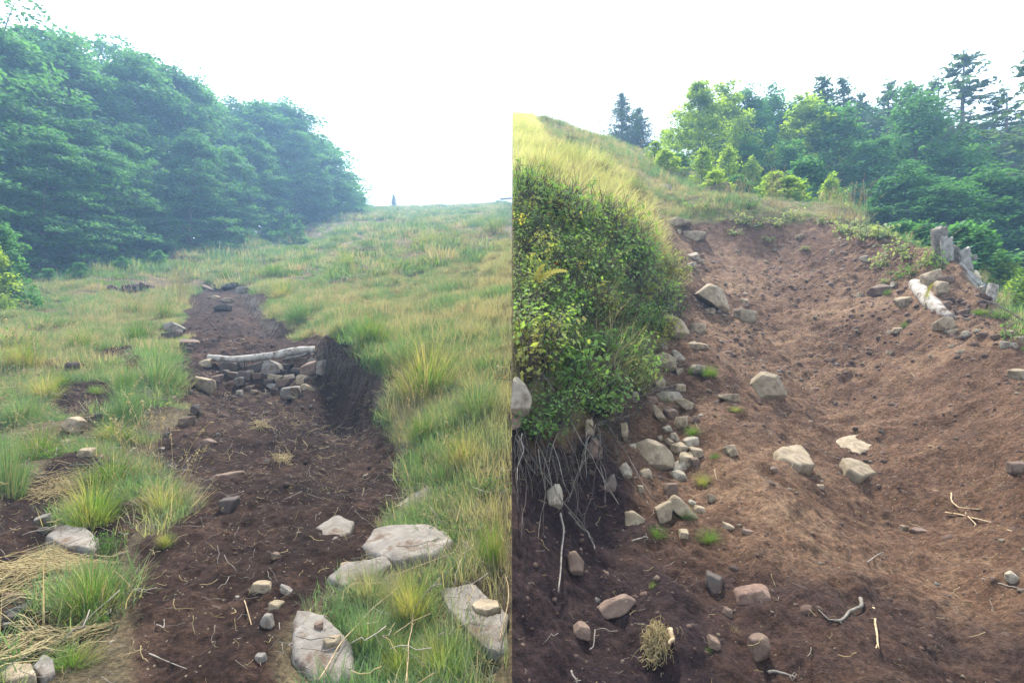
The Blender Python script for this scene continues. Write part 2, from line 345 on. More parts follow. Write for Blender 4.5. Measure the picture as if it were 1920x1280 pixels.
SL, SR = Slope(LCP), Slope(RCP)
LNY = np.linspace(math.log(1.2), math.log(140), 460)
FULL = False                                # set once the shape of the ground is fully described
def hit(px, row):
    """first point of the slope met along the line of sight through a photo pixel"""
    s = SL if px < 960 else SR
    Y = np.exp(LNY); u = (px - 960) / F
    zz = height(-1 if px < 960 else 1, u * Y, Y, None, False) if FULL else s.z(u * Y, Y); d = zz - (640 - row) / F * Y
    k = np.argmax(d >= 0)
    if d[k] < 0: k = len(Y) - 1
    if k > 0:
        t = d[k - 1] / (d[k - 1] - d[k] + 1e-12); y = math.exp(LNY[k - 1] + t * (LNY[k] - LNY[k - 1]))
    else: y = Y[0]
    return np.array([u * y, y, (640 - row) / F * y])

def plan(poly):
    q = np.array([hit(*p)[:2] for p in poly])
    for i, p in enumerate(poly):
        if p[0] == 961: q[i, 0] = -1.5           # carry the outline past the line where the slopes meet
    return q

def sdist(x, y, poly):
    """signed distance to a polygon in plan, positive inside"""
    P = poly; Q = np.roll(P, -1, 0); d = np.full(x.shape, 1e9); ins = np.zeros(x.shape, bool)
    for (ax, ay), (bx, by) in zip(P, Q):
        ex, ey = bx - ax, by - ay; wx, wy = x - ax, y - ay
        t = np.clip((wx * ex + wy * ey) / (ex * ex + ey * ey + 1e-12), 0, 1)
        d = np.minimum(d, (wx - ex * t) ** 2 + (wy - ey * t) ** 2)
        c = ((ay > y) != (by > y)) & (x < (bx - ax) * (y - ay) / (by - ay + 1e-12) + ax)
        ins ^= c
    d = np.sqrt(d); return np.where(ins, d, -d)

L_TRAIL = plan([(372,536),(400,530),(464,539),(486,551),(515,584),(527,614),(556,641),(592,634),(640,636),(690,668),(728,710),(735,790),(762,835),(770,900),(728,965),
                (690,1012),(682,1072),(612,1112),(540,1180),(520,1500),(200,1500),(228,1180),(255,1085),(250,1030),(330,985),(376,935),(340,900),(268,880),(290,830),(340,785),(350,742),(335,692),(345,620),(342,570)])
L_PATCH = [plan(p) for p in (
    [(30,905),(110,860),(150,880),(110,960),(95,1000),(60,1060),(150,1180),(150,1400),(-60,1400),(-60,1000)],
    [(92,712),(150,690),(225,752),(235,778),(170,790),(112,775)], [(200,545),(270,530),(275,552),(215,560)],
    [(330,940),(250,1000),(235,1060),(120,1085),(125,1010),(230,935)], [(240,875),(120,850),(85,895),(200,925)], [(60,1180),(240,1130),(235,1260),(120,1300)], [(690,990),(860,1000),(860,1060),(700,1068)], [(170,660),(250,655),(290,690),(230,700)])]
R_TRAIL = plan([(1240,446),(1250,520),(1258,600),(1245,660),(1200,740),(1120,800),(1000,835),(961,850),(961,1500),(2600,1500),(2300,900),(2050,745),(1925,640),(1870,588),(1790,512),(1740,482),(1640,440),(1560,412),(1450,416),(1330,412),(1250,410)])

R_LOW_DARK = plan([(961,1000),(1250,1010),(1400,1040),(1600,1090),(1920,1130),(2600,1150),(2600,1500),(961,1500)])  # soil turns darker towards the foot of the slope
R_PEAT_SHADE = plan([(961,850),(1060,840),(1130,840),(1165,900),(1160,960),(1215,1030),(1300,1080),(1360,1130),(1420,1200),(1450,1500),(961,1500)])  # dark humus, with the shade of the bank painted into its colour

R_GROOVE = plan([(1400,462),(1480,500),(1490,600),(1530,700),(1620,800),(1690,900),(1740,1010),(1800,1150),(1860,1290)])
def seg_d2(x, y, P):
    d = np.full(x.shape, 1e9)
    for (ax, ay), (bx, by) in zip(P[:-1], P[1:]):
        ex, ey = bx - ax, by - ay; wx, wy = x - ax, y - ay; t = np.clip((wx * ex + wy * ey) / (ex * ex + ey * ey), 0, 1)
        d = np.minimum(d, (wx - ex * t) ** 2 + (wy - ey * t) ** 2)
    return d

def soil_mask(side, x, y):
    wob = 0.16 * fbm(x, y, 0.7, 31, 3) * np.clip(y / 6, 0.6, 2.5)
    if side < 0:
        d = sdist(x, y, L_TRAIL) + wob * 1.3
        for p in L_PATCH: d = np.maximum(d, sdist(x, y, p) + wob * 2.0 - 0.05)
    else:
        d = sdist(x, y, R_TRAIL) + wob * 1.3
    return np.clip(0.5 + d / 0.22, 0, 1)

def height(side, x, y, mask=None, fine=True):
    s = SL if side < 0 else SR
    z = s.z(x, y)
    if mask is None: mask = soil_mask(side, x, y)
    near = np.clip((22 - y) / 14, 0, 1) * np.clip(y / 5, 1, 2)
    z = z + mask * (0.10 * fbm(x, y, 0.8, 3, 2) + 0.065 * fbm(x, y, 0.26, 5, 2) + (0.05 * (1 - 2 * np.abs(vnoise(x / .42 + .3 * y, y / 1.3, 51) * 2)) if side > 0 else 0)) + (1 - mask) * (0.16 * fbm(x, y, 0.75, 11, 2) + 0.25 * fbm(x, y, 5.0, 12, 2) * np.clip((y - 8) / 20, 0, 1))
    if side > 0:
        gd = np.sqrt(seg_d2(x, y, R_GROOVE)); z = z + mask * (-0.17 * np.exp(-(gd / (.10 * y)) ** 2) + 0.15 * np.exp(-((gd - .26 * y) / (.10 * y)) ** 2)) * np.clip(y / 4, .6, 1.6)
        z = z + (1 - mask) * 0.16 * fbm(x, y, 1.6, 14, 3) * np.clip((y - 5) / 4, 0, 1)
    if fine:
        rid = 1 - 2 * np.abs(vnoise(x / 0.11, y / 0.11, 21))
        z = z + mask * near * (0.045 * fbm(x, y, 0.09, 7, 3) + 0.014 * rid) 
    return z

FULL = True
def zL(x, y): return height(-1, np.asarray(x, float), np.asarray(y, float))
def zR(x, y): return height(1, np.asarray(x, float), np.asarray(y, float))
def ground(x, y): return float((zL if x < 0 else zR)(np.array([x]), np.array([y]))[0])
def at(px, row):
    p = hit(px, row); return np.array([p[0], p[1], ground(p[0], p[1])])

# mesh of both slopes: fan-shaped grid, close set near the path
ys = np.concatenate([np.exp(np.linspace(math.log(0.7), math.log(1.6), 12, endpoint=False)), np.exp(np.linspace(math.log(1.6), math.log(12), 520, endpoint=False)),
                     np.exp(np.linspace(math.log(12), math.log(40), 130, endpoint=False)), np.exp(np.linspace(math.log(40), math.log(150), 60))])
us = np.concatenate([np.linspace(0, 1.02, 300), np.linspace(1.05, 2.2, 26)])
seam = {}
for side, key, nm in ((-1, 'ground_dark', ''), (1, 'ground_red', '')):
    U, Y = np.meshgrid(us * side, ys, indexing='ij'); X = U * Y
    mk = soil_mask(side, X, Y); Z = height(side, X, Y, mk)
    seam[side] = Z[0].copy()
    if side > 0: mk = mk + (mk > .9) * np.clip(0.5 + (sdist(X, Y, R_PEAT_SHADE) + .35 * fbm(X, Y, .5, 41, 3)) / .35, 0, 1)
    if side > 0: mk = np.maximum(mk, (mk > .9) * (1 + .62 * np.clip(0.5 + (sdist(X, Y, R_LOW_DARK) + .5 * fbm(X, Y, .6, 43, 3)) / .7, 0, 1)))   # bank's shade painted into the dark humus, darker soil further down
    nu, ny = X.shape; V = np.stack([X, Y, Z], -1).reshape(-1, 3); idx = np.arange(nu * ny).reshape(nu, ny)
    q = np.stack([idx[:-1, :-1], idx[1:, :-1], idx[1:, 1:], idx[:-1, 1:]], -1).reshape(-1, 4)
    if side < 0: q = q[:, ::-1]
    m4 = mk.reshape(-1)[q].clip(0, 1).mean(1) > 0.5
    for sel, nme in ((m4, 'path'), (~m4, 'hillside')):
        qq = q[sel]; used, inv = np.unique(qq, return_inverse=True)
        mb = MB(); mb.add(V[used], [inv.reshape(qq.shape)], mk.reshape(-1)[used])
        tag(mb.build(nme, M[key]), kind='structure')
# earth face where the two slopes meet at different heights
zs = [seam[-1], seam[1]]
V = np.concatenate([np.stack([np.zeros_like(ys), ys, zs[0]], 1), np.stack([np.zeros_like(ys), ys, zs[1]], 1)])
i = np.arange(len(ys) - 1); n = len(ys)
mb = MB(); mb.add(V, [np.stack([i, i + 1, i + 1 + n, i + n], 1)], 1.0); tag(mb.build('earth_face', M['ground_dark']), kind='structure')
# valley floor below and behind, out to the horizon
mb = MB(); mb.add([(-900, -900, -1.75), (900, -900, -1.75), (900, 900, -1.75), (-900, 900, -1.75)], [[(0, 1, 2, 3)]], 0.0)
tag(mb.build('ground', M['ground_dark']), kind='structure')

# ------------------------------------------------------------------ stones
_ico = {}
def ico(sub):
    if sub not in _ico:
        bm = bmesh.new(); bmesh.ops.create_icosphere(bm, subdivisions=sub, radius=1)
        v = np.array([x.co[:] for x in bm.verts]); f = np.array([[w.index for w in t.verts] for t in bm.faces]); bm.free()
        _ico[sub] = (v / np.linalg.norm(v, axis=1)[:, None], f)
    return _ico[sub]

def lumpy(v, rng, amp, freq):
    out = np.zeros(len(v))
    for k in range(5):
        w = rng.normal(size=3) * freq * (1 + 0.5 * k); out += np.sin(v @ w + rng.uniform(0, 6.28)) / (1 + 0.6 * k)
    return amp * out / 2.2

def planes_body(nrm, dist, rng, sub=4, p=40, amp=0.03, stretch=(1, 1, 1)):
    """rounded convex body bounded by the given planes"""
    v, f = ico(sub); S = np.array(stretch, float)
    d = v * S; d /= np.linalg.norm(d, axis=1)[:, None]
    nrm = nrm / np.linalg.norm(nrm, axis=1)[:, None]
    q = np.clip(d @ nrm.T / dist[None], 1e-4, None)
    r = (q ** p).sum(1) ** (-1.0 / p)
    r = r * (1 + lumpy(d, rng, amp, 4.0) + lumpy(d, rng, amp * 0.5, 11.0) + lumpy(d, rng, amp * 0.25, 28.0))
    return d * r[:, None], f

def block_planes(rng, w, h, dp, n_extra=7):
    """randomly cut block of size w (x), dp (y), h (z)"""
    nr = []; ds = []
    for ax, e in ((0, w), (1, dp), (2, h)):
        for s in (-1, 1):
            n = np.zeros(3); n[ax] = s; n += rng.normal(size=3) * 0.16; n /= np.linalg.norm(n); nr.append(n); ds.append(e / 2 * rng.uniform(0.86, 1.02))
    half = np.array([w, dp, h]) / 2
    for k in range(n_extra):
        n = rng.normal(size=3); n /= np.linalg.norm(n); sup = np.abs(n * half).sum()
        nr.append(n); ds.append(sup * rng.uniform(0.58, 0.78))
    return np.array(nr), np.array(ds)

def stone_obj(name, loc, body, mat, label=None, cat='stone', group=None, shade=0.0, rot=None):
    mb = MB(); mb.add(body[0], [body[1]], shade); o = mb.build(name, M[mat])
    o.location = loc
    if rot is not None: o.rotation_euler = rot
    return tag(o, label, cat, group)

def stone(px, row, w, h, mat, label, seed, depth=0.75, group=None, name='stone', cat='stone', sink=0.0, n_extra=8, sub=4, p=40, Y=None, rot=0.25, push=0.15):
    rng = np.random.default_rng(seed)
    y = Y or hit(px, row + 0.34 * h)[1]; k = y / F
    W, H = w * k, h * k * 1.06; D = depth * (W + H) / 2 * 1.1
    body = planes_body(*block_planes(rng, W, H, D, n_extra), rng, sub, p, 0.03)
    c = np.array([(px - 960) * k, y + D * push, (640 - row) * k - sink * H])
    return stone_obj(name, c, body, mat, label, cat, group, rot=(0, rng.uniform(-rot, rot), rng.uniform(-rot, rot)))

SLABS = []
def slab_body(W, n, thick, rng, rough=1.0):
    """flat slab from its outline W (3-D points round the origin): uneven top, broken rim, thin sides"""
    n = n / np.linalg.norm(n); a = np.cross(n, [0, 1.0, 0]); a /= np.linalg.norm(a); b = np.cross(n, a)
    p2 = np.stack([W @ a, W @ b], 1); m = 84; th = np.linspace(0, 2 * math.pi, m, endpoint=False); r = np.zeros(m)
    d = np.stack([np.cos(th), np.sin(th)], 1); Q = np.roll(p2, -1, 0)
    for s, e in zip(p2, Q):
        g = e - s; den = d[:, 0] * g[1] - d[:, 1] * g[0]; den = np.where(abs(den) < 1e-9, 1e-9, den)
        t = (s[0] * g[1] - s[1] * g[0]) / den; u = (s[0] * d[:, 1] - s[1] * d[:, 0]) / den
        r = np.where((t > 0) & (u >= -1e-6) & (u <= 1 + 1e-6), np.maximum(r, t), r)
    r = np.where(r <= 0, r[r > 0].mean(), r); R0 = r.mean()
    r = r * (1 + .025 * rough * np.sin(th * 7 + rng.uniform(0, 6)) + .02 * rough * np.sin(th * 15 + rng.uniform(0, 6)) + rng.normal(0, .008, m))
    sc = [0.0, .22, .42, .60, .76, .88, .96, 1.0, 1.02, 1.0, .9]; hz = [0, 0, 0, 0, 0, -.01, -.05, -.20, -.55, -.95, -1.0]
    V = []
    tl_ = rng.normal(0, .05, 2)
    for s, h in zip(sc, hz):
        q = d * (r * s)[:, None]; z = h * thick + (q @ tl_) + (s < .99) * R0 * .035 * (np.sin(q[:, 0] / R0 * 3.1 + 1) * np.sin(q[:, 1] / R0 * 2.7 + 2) + .5 * np.sin(q[:, 0] / R0 * 7 + 3) * np.sin(q[:, 1] / R0 * 8))
        if s > .99: z = z + rng.normal(0, .06 * thick, m)
        V.append(q[:, :1] * a + q[:, 1:] * b + z[:, None] * n)
    k = len(sc); V = np.concatenate(V); i = np.arange(k - 1)[:, None] * m; j = np.arange(m)[None]; j2 = (j + 1) % m
    f = np.stack([i + j, i + j2, i + m + j2, i + m + j], -1).reshape(-1, 4)
    return V, f

def poly_stone(poly, mat, label, seed, mode='block', depth=0.6, thick=0.12, tilt=(0.0, -0.3, 0.95), Y=None, up=0.0, amp=0.018, p=60, sub=5, name='stone', cat='stone', group=None):
    """a stone with a given outline: 'slab' = flat top face lying on the slope, 'block' = outline seen from the path"""
    rng = np.random.default_rng(seed); P = np.array(poly, float); c = (P.min(0) + P.max(0)) / 2
    g = hit(*c) if mode == 'slab' else hit(c[0], P[:, 1].max() - 0.14 * (P[:, 1].max() - P[:, 1].min())); y = Y or g[1]; k = y / F
    C = np.array([(c[0] - 960) * k, y, (640 - c[1]) * k])
    if mode == 'slab':
        n = np.array(tilt, float); n /= np.linalg.norm(n); sd = -1 if C[0] < 0 else 1; e_ = .22
        hh = height(sd, C[0] + np.array([-e_, e_, 0, 0]), C[1] + np.array([0, 0, -e_, e_]), None, False)
        gn = np.array([-(hh[1] - hh[0]) / (2 * e_), -(hh[3] - hh[2]) / (2 * e_), 1.0]); gn /= np.linalg.norm(gn)
        n = n * .25 + gn * .75; n /= np.linalg.norm(n)
        rays = np.stack([(P[:, 0] - 960) / F, np.ones(len(P)), (640 - P[:, 1]) / F], 1)
        t = (C @ n) / (rays @ n); W = rays * t[:, None] - C
    else:
        W = np.stack([(P[:, 0] - c[0]) * k, np.zeros(len(P)), -(P[:, 1] - c[1]) * k], 1); n = np.array([0, -1.0, 0])
    if mode == 'slab':
        W = W - W.mean(0) * 0; SLABS.append((W + C)[:, :2]); body = slab_body(W, n, (max(thick * 1.5, .10) if thick < .2 else thick) if thick > .05 else thick, rng, .35)
        return stone_obj(name, C + n * min(max(thick, .04), .10) * (up + (.38 if thick < .2 else .25)), body, mat, label, cat, group)
    e = np.roll(W, -1, 0) - W; nr = np.cross(e, n); nr /= np.linalg.norm(nr, axis=1)[:, None] + 1e-9
    ctr = W.mean(0); W = W - ctr; C = C + ctr
    if ((nr * W).sum(1) < 0).mean() > 0.5: nr = -nr
    ds = np.maximum((nr * (W + np.roll(W, -1, 0)) / 2).sum(1), 0.004)
    size = np.abs(W).max()
    if mode == 'slab':
        amp *= 0.55; nr = nr - n * rng.uniform(-0.10, 0.25, len(nr))[:, None]
        ext_n = [n + rng.normal(size=3) * 0.05, -n + rng.normal(size=3) * 0.1]; ext_d = [thick * 0.5, thick * 0.5]
        for q in range(5):
            m = n + rng.normal(size=3) * 0.22; ext_n.append(m / np.linalg.norm(m)); ext_d.append(thick * 0.5 * rng.uniform(1.0, 1.1) + size * 0.05)
        C = C - n * thick * (0.5 - up)
    else:
        nr = nr + np.array([0, -1.0, 0]) * rng.uniform(-0.25, 0.15, len(nr))[:, None]
        D = depth * size
        ext_n = [np.array([0.15, -1, 0.25]), np.array([0, 1.0, 0]), np.array([-0.45, -0.8, 0.5]), np.array([0.5, -0.7, 0.35]), np.array([0.1, -0.8, -0.6]), np.array([0, -0.5, 0.85])]
        ext_d = [D * 0.55, D, D * rng.uniform(.55, .7), D * rng.uniform(.55, .7), D * .8, size * rng.uniform(.6, .75)]
        C = C + np.array([0, D * 0.22, 0])
    NR = np.concatenate([nr, np.array(ext_n)]); DS = np.concatenate([ds * 1.02, np.array(ext_d)])
    st = (1, 1, 1)
    body = planes_body(NR, DS, rng, sub, p, amp)
    return stone_obj(name, C, body, mat, label, cat, group)

# ---- left slope: slabs and stones at the foot of the picture
poly_stone([(590,1000),(632,974),(664,992),(656,1012),(617,1033)], 'stone_pale', 'pale diamond shaped stone lying alone on the dark soil', 1, 'slab', thick=0.09, up=0.22)
poly_stone([(678,1037),(700,1005),(732,996),(800,997),(836,1015),(853,1035),(815,1068),(742,1070),(690,1052)], 'stone_pale', 'largest flat pale slab, behind the bushy tuft', 2, 'slab', thick=0.10, up=0.35, tilt=(0, -.2, 1))
poly_stone([(720,968),(762,944),(815,920),(850,918),(862,935),(820,955),(762,968)], 'stone_pale', 'long pointed pale slab half under the green herbs', 3, 'slab', thick=0.10, up=0.25)
poly_stone([(546,1180),(556,1155),(605,1165),(660,1225),(668,1300),(600,1310),(545,1250)], 'stone_pale', 'big square edged boulder with small stones on its top', 4, 'slab', thick=0.26, up=0.3, tilt=(-.25, -.35, .9))
poly_stone([(822,1118),(892,1110),(925,1148),(955,1170),(955,1245),(930,1258),(882,1205),(842,1160)], 'stone_pale', 'broad pale slab with a loose flat stone on it', 5, 'slab', thick=0.07, up=0.45, tilt=(0, -.12, 1))
poly_stone([(888,1150),(905,1140),(936,1143),(942,1158),(918,1166),(895,1160)], 'stone_tan', 'loose flat stone resting on the broad pale slab', 6, 'slab', thick=0.03, up=0.9, sub=4, Y=2.3)
poly_stone([(610,1098),(640,1070),(720,1056),(735,1072),(690,1095),(640,1112)], 'stone_pale', 'half buried pale slab running under the bushy tuft', 7, 'slab', thick=0.08, up=0.22)
stone(655, 1062, 34, 13, 'stone_tan', 'thin tan flake leaning on the half buried slab', 8)
stone(622, 1207, 30, 22, 'stone_tan', 'fist sized tan stone on top of the square edged boulder', 9, Y=2.21)
stone(597, 1176, 17, 15, 'stone_brown', 'little brown stone on the boulder, beyond the tan one', 10, Y=2.31)
stone(500, 1166, 20, 28, 'stone_pale', 'upright whitish chip left of the square edged boulder', 11)
stone(515, 1140, 23, 18, 'stone_tan', 'round tan stone touching the upright whitish chip', 12)
stone(489, 1104, 40, 22, 'stone_tan', 'wedge of tan stone sticking out of the soil with a dark shadow', 13)
stone(537, 1107, 22, 10, 'stone_pale', 'flat white chip right of the tan wedge', 14)
stone(488, 1233, 25, 12, 'stone_pale', 'white chip at the picture foot left of the boulder', 15)
stone(517, 1042, 16, 14, 'stone_brown', 'small brown stone on the soil below the diamond stone', 16)
poly_stone([(84,1018),(110,998),(160,1000),(186,1020),(175,1040),(120,1038)], 'stone_pale', 'flat grey rock flush with the ground between two tussocks', 17, 'slab', thick=0.08, up=0.22)
stone(78, 976, 25, 22, 'stone_pale', 'white stone, upper of the pair in the dry patch', 18)
stone(79, 996, 19, 13, 'stone_pale', 'white stone, lower of the pair in the dry patch', 19)
stone(27, 1146, 46, 14, 'stone_pale', 'white oval slab at the far left by the green tussock', 20)
stone(33, 1122, 46, 20, 'stone_brown', 'brown stone above the white oval slab', 21)
stone(22, 1160, 26, 16, 'stone_dark', 'dark stone under the white oval slab', 22)
stone(12, 1172, 12, 9, 'stone_pale', 'tiny white stone at the left picture edge', 23)
poly_stone([(60,1268),(82,1245),(100,1252),(104,1275),(80,1290)], 'stone_pale', 'pale lumpy rock at the bottom left edge', 24, 'slab', thick=0.07, up=0.22, sub=4)
poly_stone([(0,1275),(20,1256),(60,1262),(70,1290),(10,1300)], 'stone_tan', 'tan rock cut by the bottom left corner', 25, 'slab', thick=0.07, up=0.22, sub=4)
poly_stone([(298,606),(322,604),(343,615),(338,624),(312,620)], 'stone_pale', 'pale flat stone, topmost of the stack beside the trail', 26, 'block', depth=0.6, sub=4)
stone(322, 628, 46, 13, 'stone_dark', 'dark flat stone in the middle of the trailside stack', 27)
stone(350, 644, 42, 12, 'stone_brown', 'brown flat stone low in the trailside stack', 28)
stone(340, 658, 34, 14, 'stone_dark', 'dark stone at the foot of the trailside stack', 29)
stone(270, 584, 20, 7, 'stone_pale', 'pale flake in the grass left of the upper trail', 30)
stone(136, 799, 32, 32, 'stone_tan', 'tan stone standing between two tussocks at left', 31)
stone(122, 832, 18, 14, 'stone_tan', 'small tan stone beside the grassy hummock', 32)
stone(175, 786, 32, 18, 'stone_dark', 'dark flat stone in the bare patch at left', 33)
stone(160, 850, 26, 16, 'stone_tan', 'tan stone behind the shaded tussock', 34)
stone(316, 752, 22, 20, 'stone_brown', 'brown stone under the overhanging dry grass', 35)
stone(365, 770, 16, 22, 'stone_dark', 'dark upright stone on the slope left of the trail', 36)
stone(350, 792, 28, 18, 'stone_brown', 'brown stone below the dark upright one', 37)
stone(425, 890, 46, 26, 'stone_brown', 'dusty flat stone flush with the trail', 38, depth=1.2, sink=0.3)
stone(428, 948, 40, 28, 'stone_dark', 'dark angular stone in the middle of the lower trail', 39)
stone(390, 831, 26, 14, 'stone_brown', 'low brown stone on the left half of the trail', 40)
for k, (a, b, w, h) in enumerate([(407,815,11,7),(314,813,9,6),(302,842,17,8),(356,735,8,9),(449,738,12,14),(560,1000,9,7),(303,958,10,7),(684,892,8,5),(445,1120,8,6),(500,865,10,6)]):
    stone(a, b, w, h, 'stone_pale', 'little white chip lying on the dark trail soil', 50 + k, group='white chips on the dark trail', name='stone_chip')

# ---- the stone check dam under the log
dam = [(389,681,23,14,'stone_tan','tan wedge stone under the left end of the log'),(433,687,31,15,'stone_dark','long dark stone just under the left half of the log'),(457,684,11,11,'stone_pale','small pale stone tucked under the log'),
 (481,690,27,18,'stone_dark','dark block left of the pale square block in the dam'),(512,690,35,24,'stone_pale','pale square block, largest in the top course of the dam'),(472,698,13,11,'stone_tan','small round tan stone below the dark block in the dam'),
 (485,705,20,13,'stone_brown','brown stone under the gap between dark and pale block'),(540,687,24,11,'stone_dark','dark flat stone right of the pale square block'),(565,680,34,11,'stone_brown','brown flat stone under the thick end of the log'),
 (587,678,12,13,'stone_pale','small pale stone standing at the right end of the dam'),(583,693,27,24,'stone_brown','dark brown block at the right of the dam'),(604,689,17,26,'stone_pale','pale split stone against the gully bank'),
 (517,707,25,10,'stone_tan','long tan stone in the middle course of the dam'),(544,707,20,11,'stone_tan','square tan stone in the middle course of the dam'),(569,711,28,21,'stone_tan','rounded tan block in the lower right of the dam'),
 (505,716,18,11,'stone_dark','dark wet stone in the lowest course of the dam'),(536,717,31,14,'stone_brown','brown brick shaped stone in the lowest course of the dam'),(551,737,41,24,'stone_pale','big pale stone lying in front of the dam'),
 (451,716,13,15,'stone_pale','pale upright stone at the left of the dam'),(460,705,21,20,'stone_dark','dark stone at the left shoulder of the dam'),(469,726,17,8,'stone_brown','flat brown stone at the left foot of the dam'),
 (384,718,33,24,'stone_tan','rounded tan boulder on the slope left of the dam'),(406,711,21,13,'stone_brown','brown stone right of the rounded tan boulder'),(422,700,20,12,'stone_dark','dark stone above the brown one left of the dam'),
 (440,703,18,12,'stone_brown','dusty brown stone below the long dark stone'),(528,697,18,8,'stone_dark','dark filler stone under the pale square block'),(556,694,22,10,'stone_dark','dark filler stone right of the middle of the dam'),
 (497,742,18,10,'stone_brown','brown stone in the spoil before the dam'),(478,735,14,10,'stone_brown','round brown stone in the spoil before the dam')]
for k, (a, b, w, h, m, lb) in enumerate(dam): stone(a, b, w, h, m, lb, 100 + k, depth=0.9, n_extra=5, push=-0.15, rot=0.15)
poly_stone([(488,719),(512,720),(545,727),(548,735),(515,731),(490,724)], 'stone_pale', 'long pale slab lying aslant at the foot of the dam', 140, 'block', depth=0.35, sub=4)
poly_stone([(556,719),(570,720),(592,732),(588,738),(566,732)], 'stone_tan', 'tan splinter stone aslant right of the big pale stone', 141, 'block', depth=0.35, sub=4)
# slabs at the head of the trail
for k, (a, b, w, h, m, lb) in enumerate([(433,537,42,10,'stone_pale','widest pale step stone at the head of the trail'),(386,540,27,7,'stone_brown','low brown step stone left of the widest one'),(400,558,26,6,'stone_tan','thin tan stone across the upper trail'),
  (428,564,25,7,'stone_tan','tan step stone below the widest one'),(416,578,32,11,'stone_dark','dark hollowed stone in the upper trail'),(453,546,24,13,'stone_pale','pale block half under grass at the head of the trail')]):
    stone(a, b, w, h, m, lb, 150 + k, depth=1.0)

# ---- right slope
poly_stone([(1304,555),(1337,530),(1363,544),(1367,578),(1361,595),(1341,577),(1310,562)], 'stone_tan', 'big pointed tan stone tilted up on the upper trail', 200, 'block', depth=0.7)
poly_stone([(1251,598),(1262,590),(1284,604),(1293,622),(1280,642),(1256,632)], 'stone_tan', 'rounded boulder half hidden by the shrub edge', 201, 'block', depth=0.7)
poly_stone([(1411,720),(1440,696),(1462,704),(1476,738),(1465,752),(1422,753)], 'stone_tan', 'square tan boulder standing in the middle of the trail', 202, 'block', depth=0.8)
poly_stone([(1448,855),(1460,846),(1494,841),(1512,864),(1520,888),(1480,885),(1456,873)], 'stone_tan', 'flat tan stone with a dark soil stain on its face', 203, 'slab', thick=0.10, up=0.3)
poly_stone([(1555,838),(1580,825),(1640,812),(1646,838),(1610,858),(1570,852)], 'stone_tan', 'broad dusty slab flush with the trail', 204, 'slab', thick=0.06, up=0.3)
poly_stone([(1573,874),(1590,872),(1625,884),(1640,898),(1612,905),(1585,893)], 'stone_tan', 'narrow tan stone beside the dark hole', 205, 'slab', thick=0.09, up=0.45)
poly_stone([(1184,866),(1194,836),(1212,829),(1250,838),(1262,850),(1272,880),(1228,881),(1200,873)], 'stone_tan', 'largest tan slab at the foot of the left bank', 206, 'block', depth=0.55)
poly_stone([(1228,742),(1244,734),(1275,735),(1285,748),(1262,754),(1240,752)], 'stone_cream', 'pale flat topped slab among the bank stones', 207, 'block', depth=0.6, sub=4)
poly_stone([(1268,752),(1285,748),(1303,756),(1304,775),(1285,770)], 'stone_tan', 'square tan block under the pale flat topped slab', 208, 'block', depth=0.6, sub=4)
poly_stone([(1251,947),(1266,930),(1278,936),(1312,972),(1306,984),(1280,972)], 'stone_tan', 'long tan brick of stone with grass growing over it', 209, 'block', depth=0.5, sub=4)
poly_stone([(1232,668),(1248,660),(1270,672),(1268,690),(1256,702),(1240,690)], 'stone_tan', 'rounded tan stone with twigs crossing it', 210, 'block', depth=0.7, sub=4)
poly_stone([(1260,660),(1266,654),(1287,672),(1278,682),(1268,678)], 'stone_cream', 'pale pointed stone behind the twig crossed one', 211, 'block', depth=0.6, sub=4)
poly_stone([(1221,760),(1230,757),(1252,790),(1246,797),(1232,784)], 'stone_tan', 'narrow tan slab leaning under twigs', 212, 'block', depth=0.5, sub=4)
poly_stone([(1098,790),(1112,786),(1114,815),(1108,830),(1097,825)], 'stone_tan', 'upright brown stone in the bank behind roots', 213, 'block', depth=0.5, sub=4)
poly_stone([(1102,835),(1118,820),(1132,842),(1128,860),(1112,872),(1098,866)], 'stone_brown', 'rounded brown stone set in the bank below the upright one', 214, 'block', depth=0.5, sub=4)
poly_stone([(1164,797),(1179,794),(1178,812),(1174,834),(1166,822)], 'stone_tan', 'upright narrow stone at the edge of the hanging roots', 215, 'block', depth=0.5, sub=4)
poly_stone([(1027,925),(1048,908),(1056,925),(1054,955),(1040,962),(1028,945)], 'stone_cream', 'pale stone behind the hanging roots', 216, 'block', depth=0.5, sub=4)
poly_stone([(1160,870),(1176,868),(1187,885),(1184,902),(1174,903),(1166,888)], 'stone_cream', 'whitish ragged shard low on the left bank', 217, 'block', depth=0.4, sub=4)
poly_stone([(1173,966),(1192,962),(1212,976),(1208,990),(1184,998),(1174,990)], 'stone_tan', 'tan stone at the foot of the bank above the dark soil', 218, 'block', depth=0.6, sub=4)
poly_stone([(1066,1040),(1082,1037),(1096,1055),(1092,1080),(1078,1087),(1068,1070)], 'stone_brown', 'brown stone set in the shaded dark soil', 219, 'block', depth=0.5, sub=4)
poly_stone([(1122,1150),(1150,1128),(1170,1121),(1196,1135),(1196,1147),(1160,1153),(1134,1164)], 'stone_brown', 'wedge shaped stone in the deep shade at the bottom', 220, 'block', depth=0.5, sub=4)
poly_stone([(961,712),(972,706),(990,730),(997,752),(992,772),(978,782),(961,776)], 'stone_cream', 'grey boulder jutting from the bank, upper of two', 221, 'block', depth=0.9, Y=3.0)
poly_stone([(961,782),(972,780),(994,776),(993,792),(976,800),(974,815),(961,830)], 'stone_brown', 'grey brown boulder jutting from the bank, lower of two', 222, 'block', depth=0.9, Y=3.0)
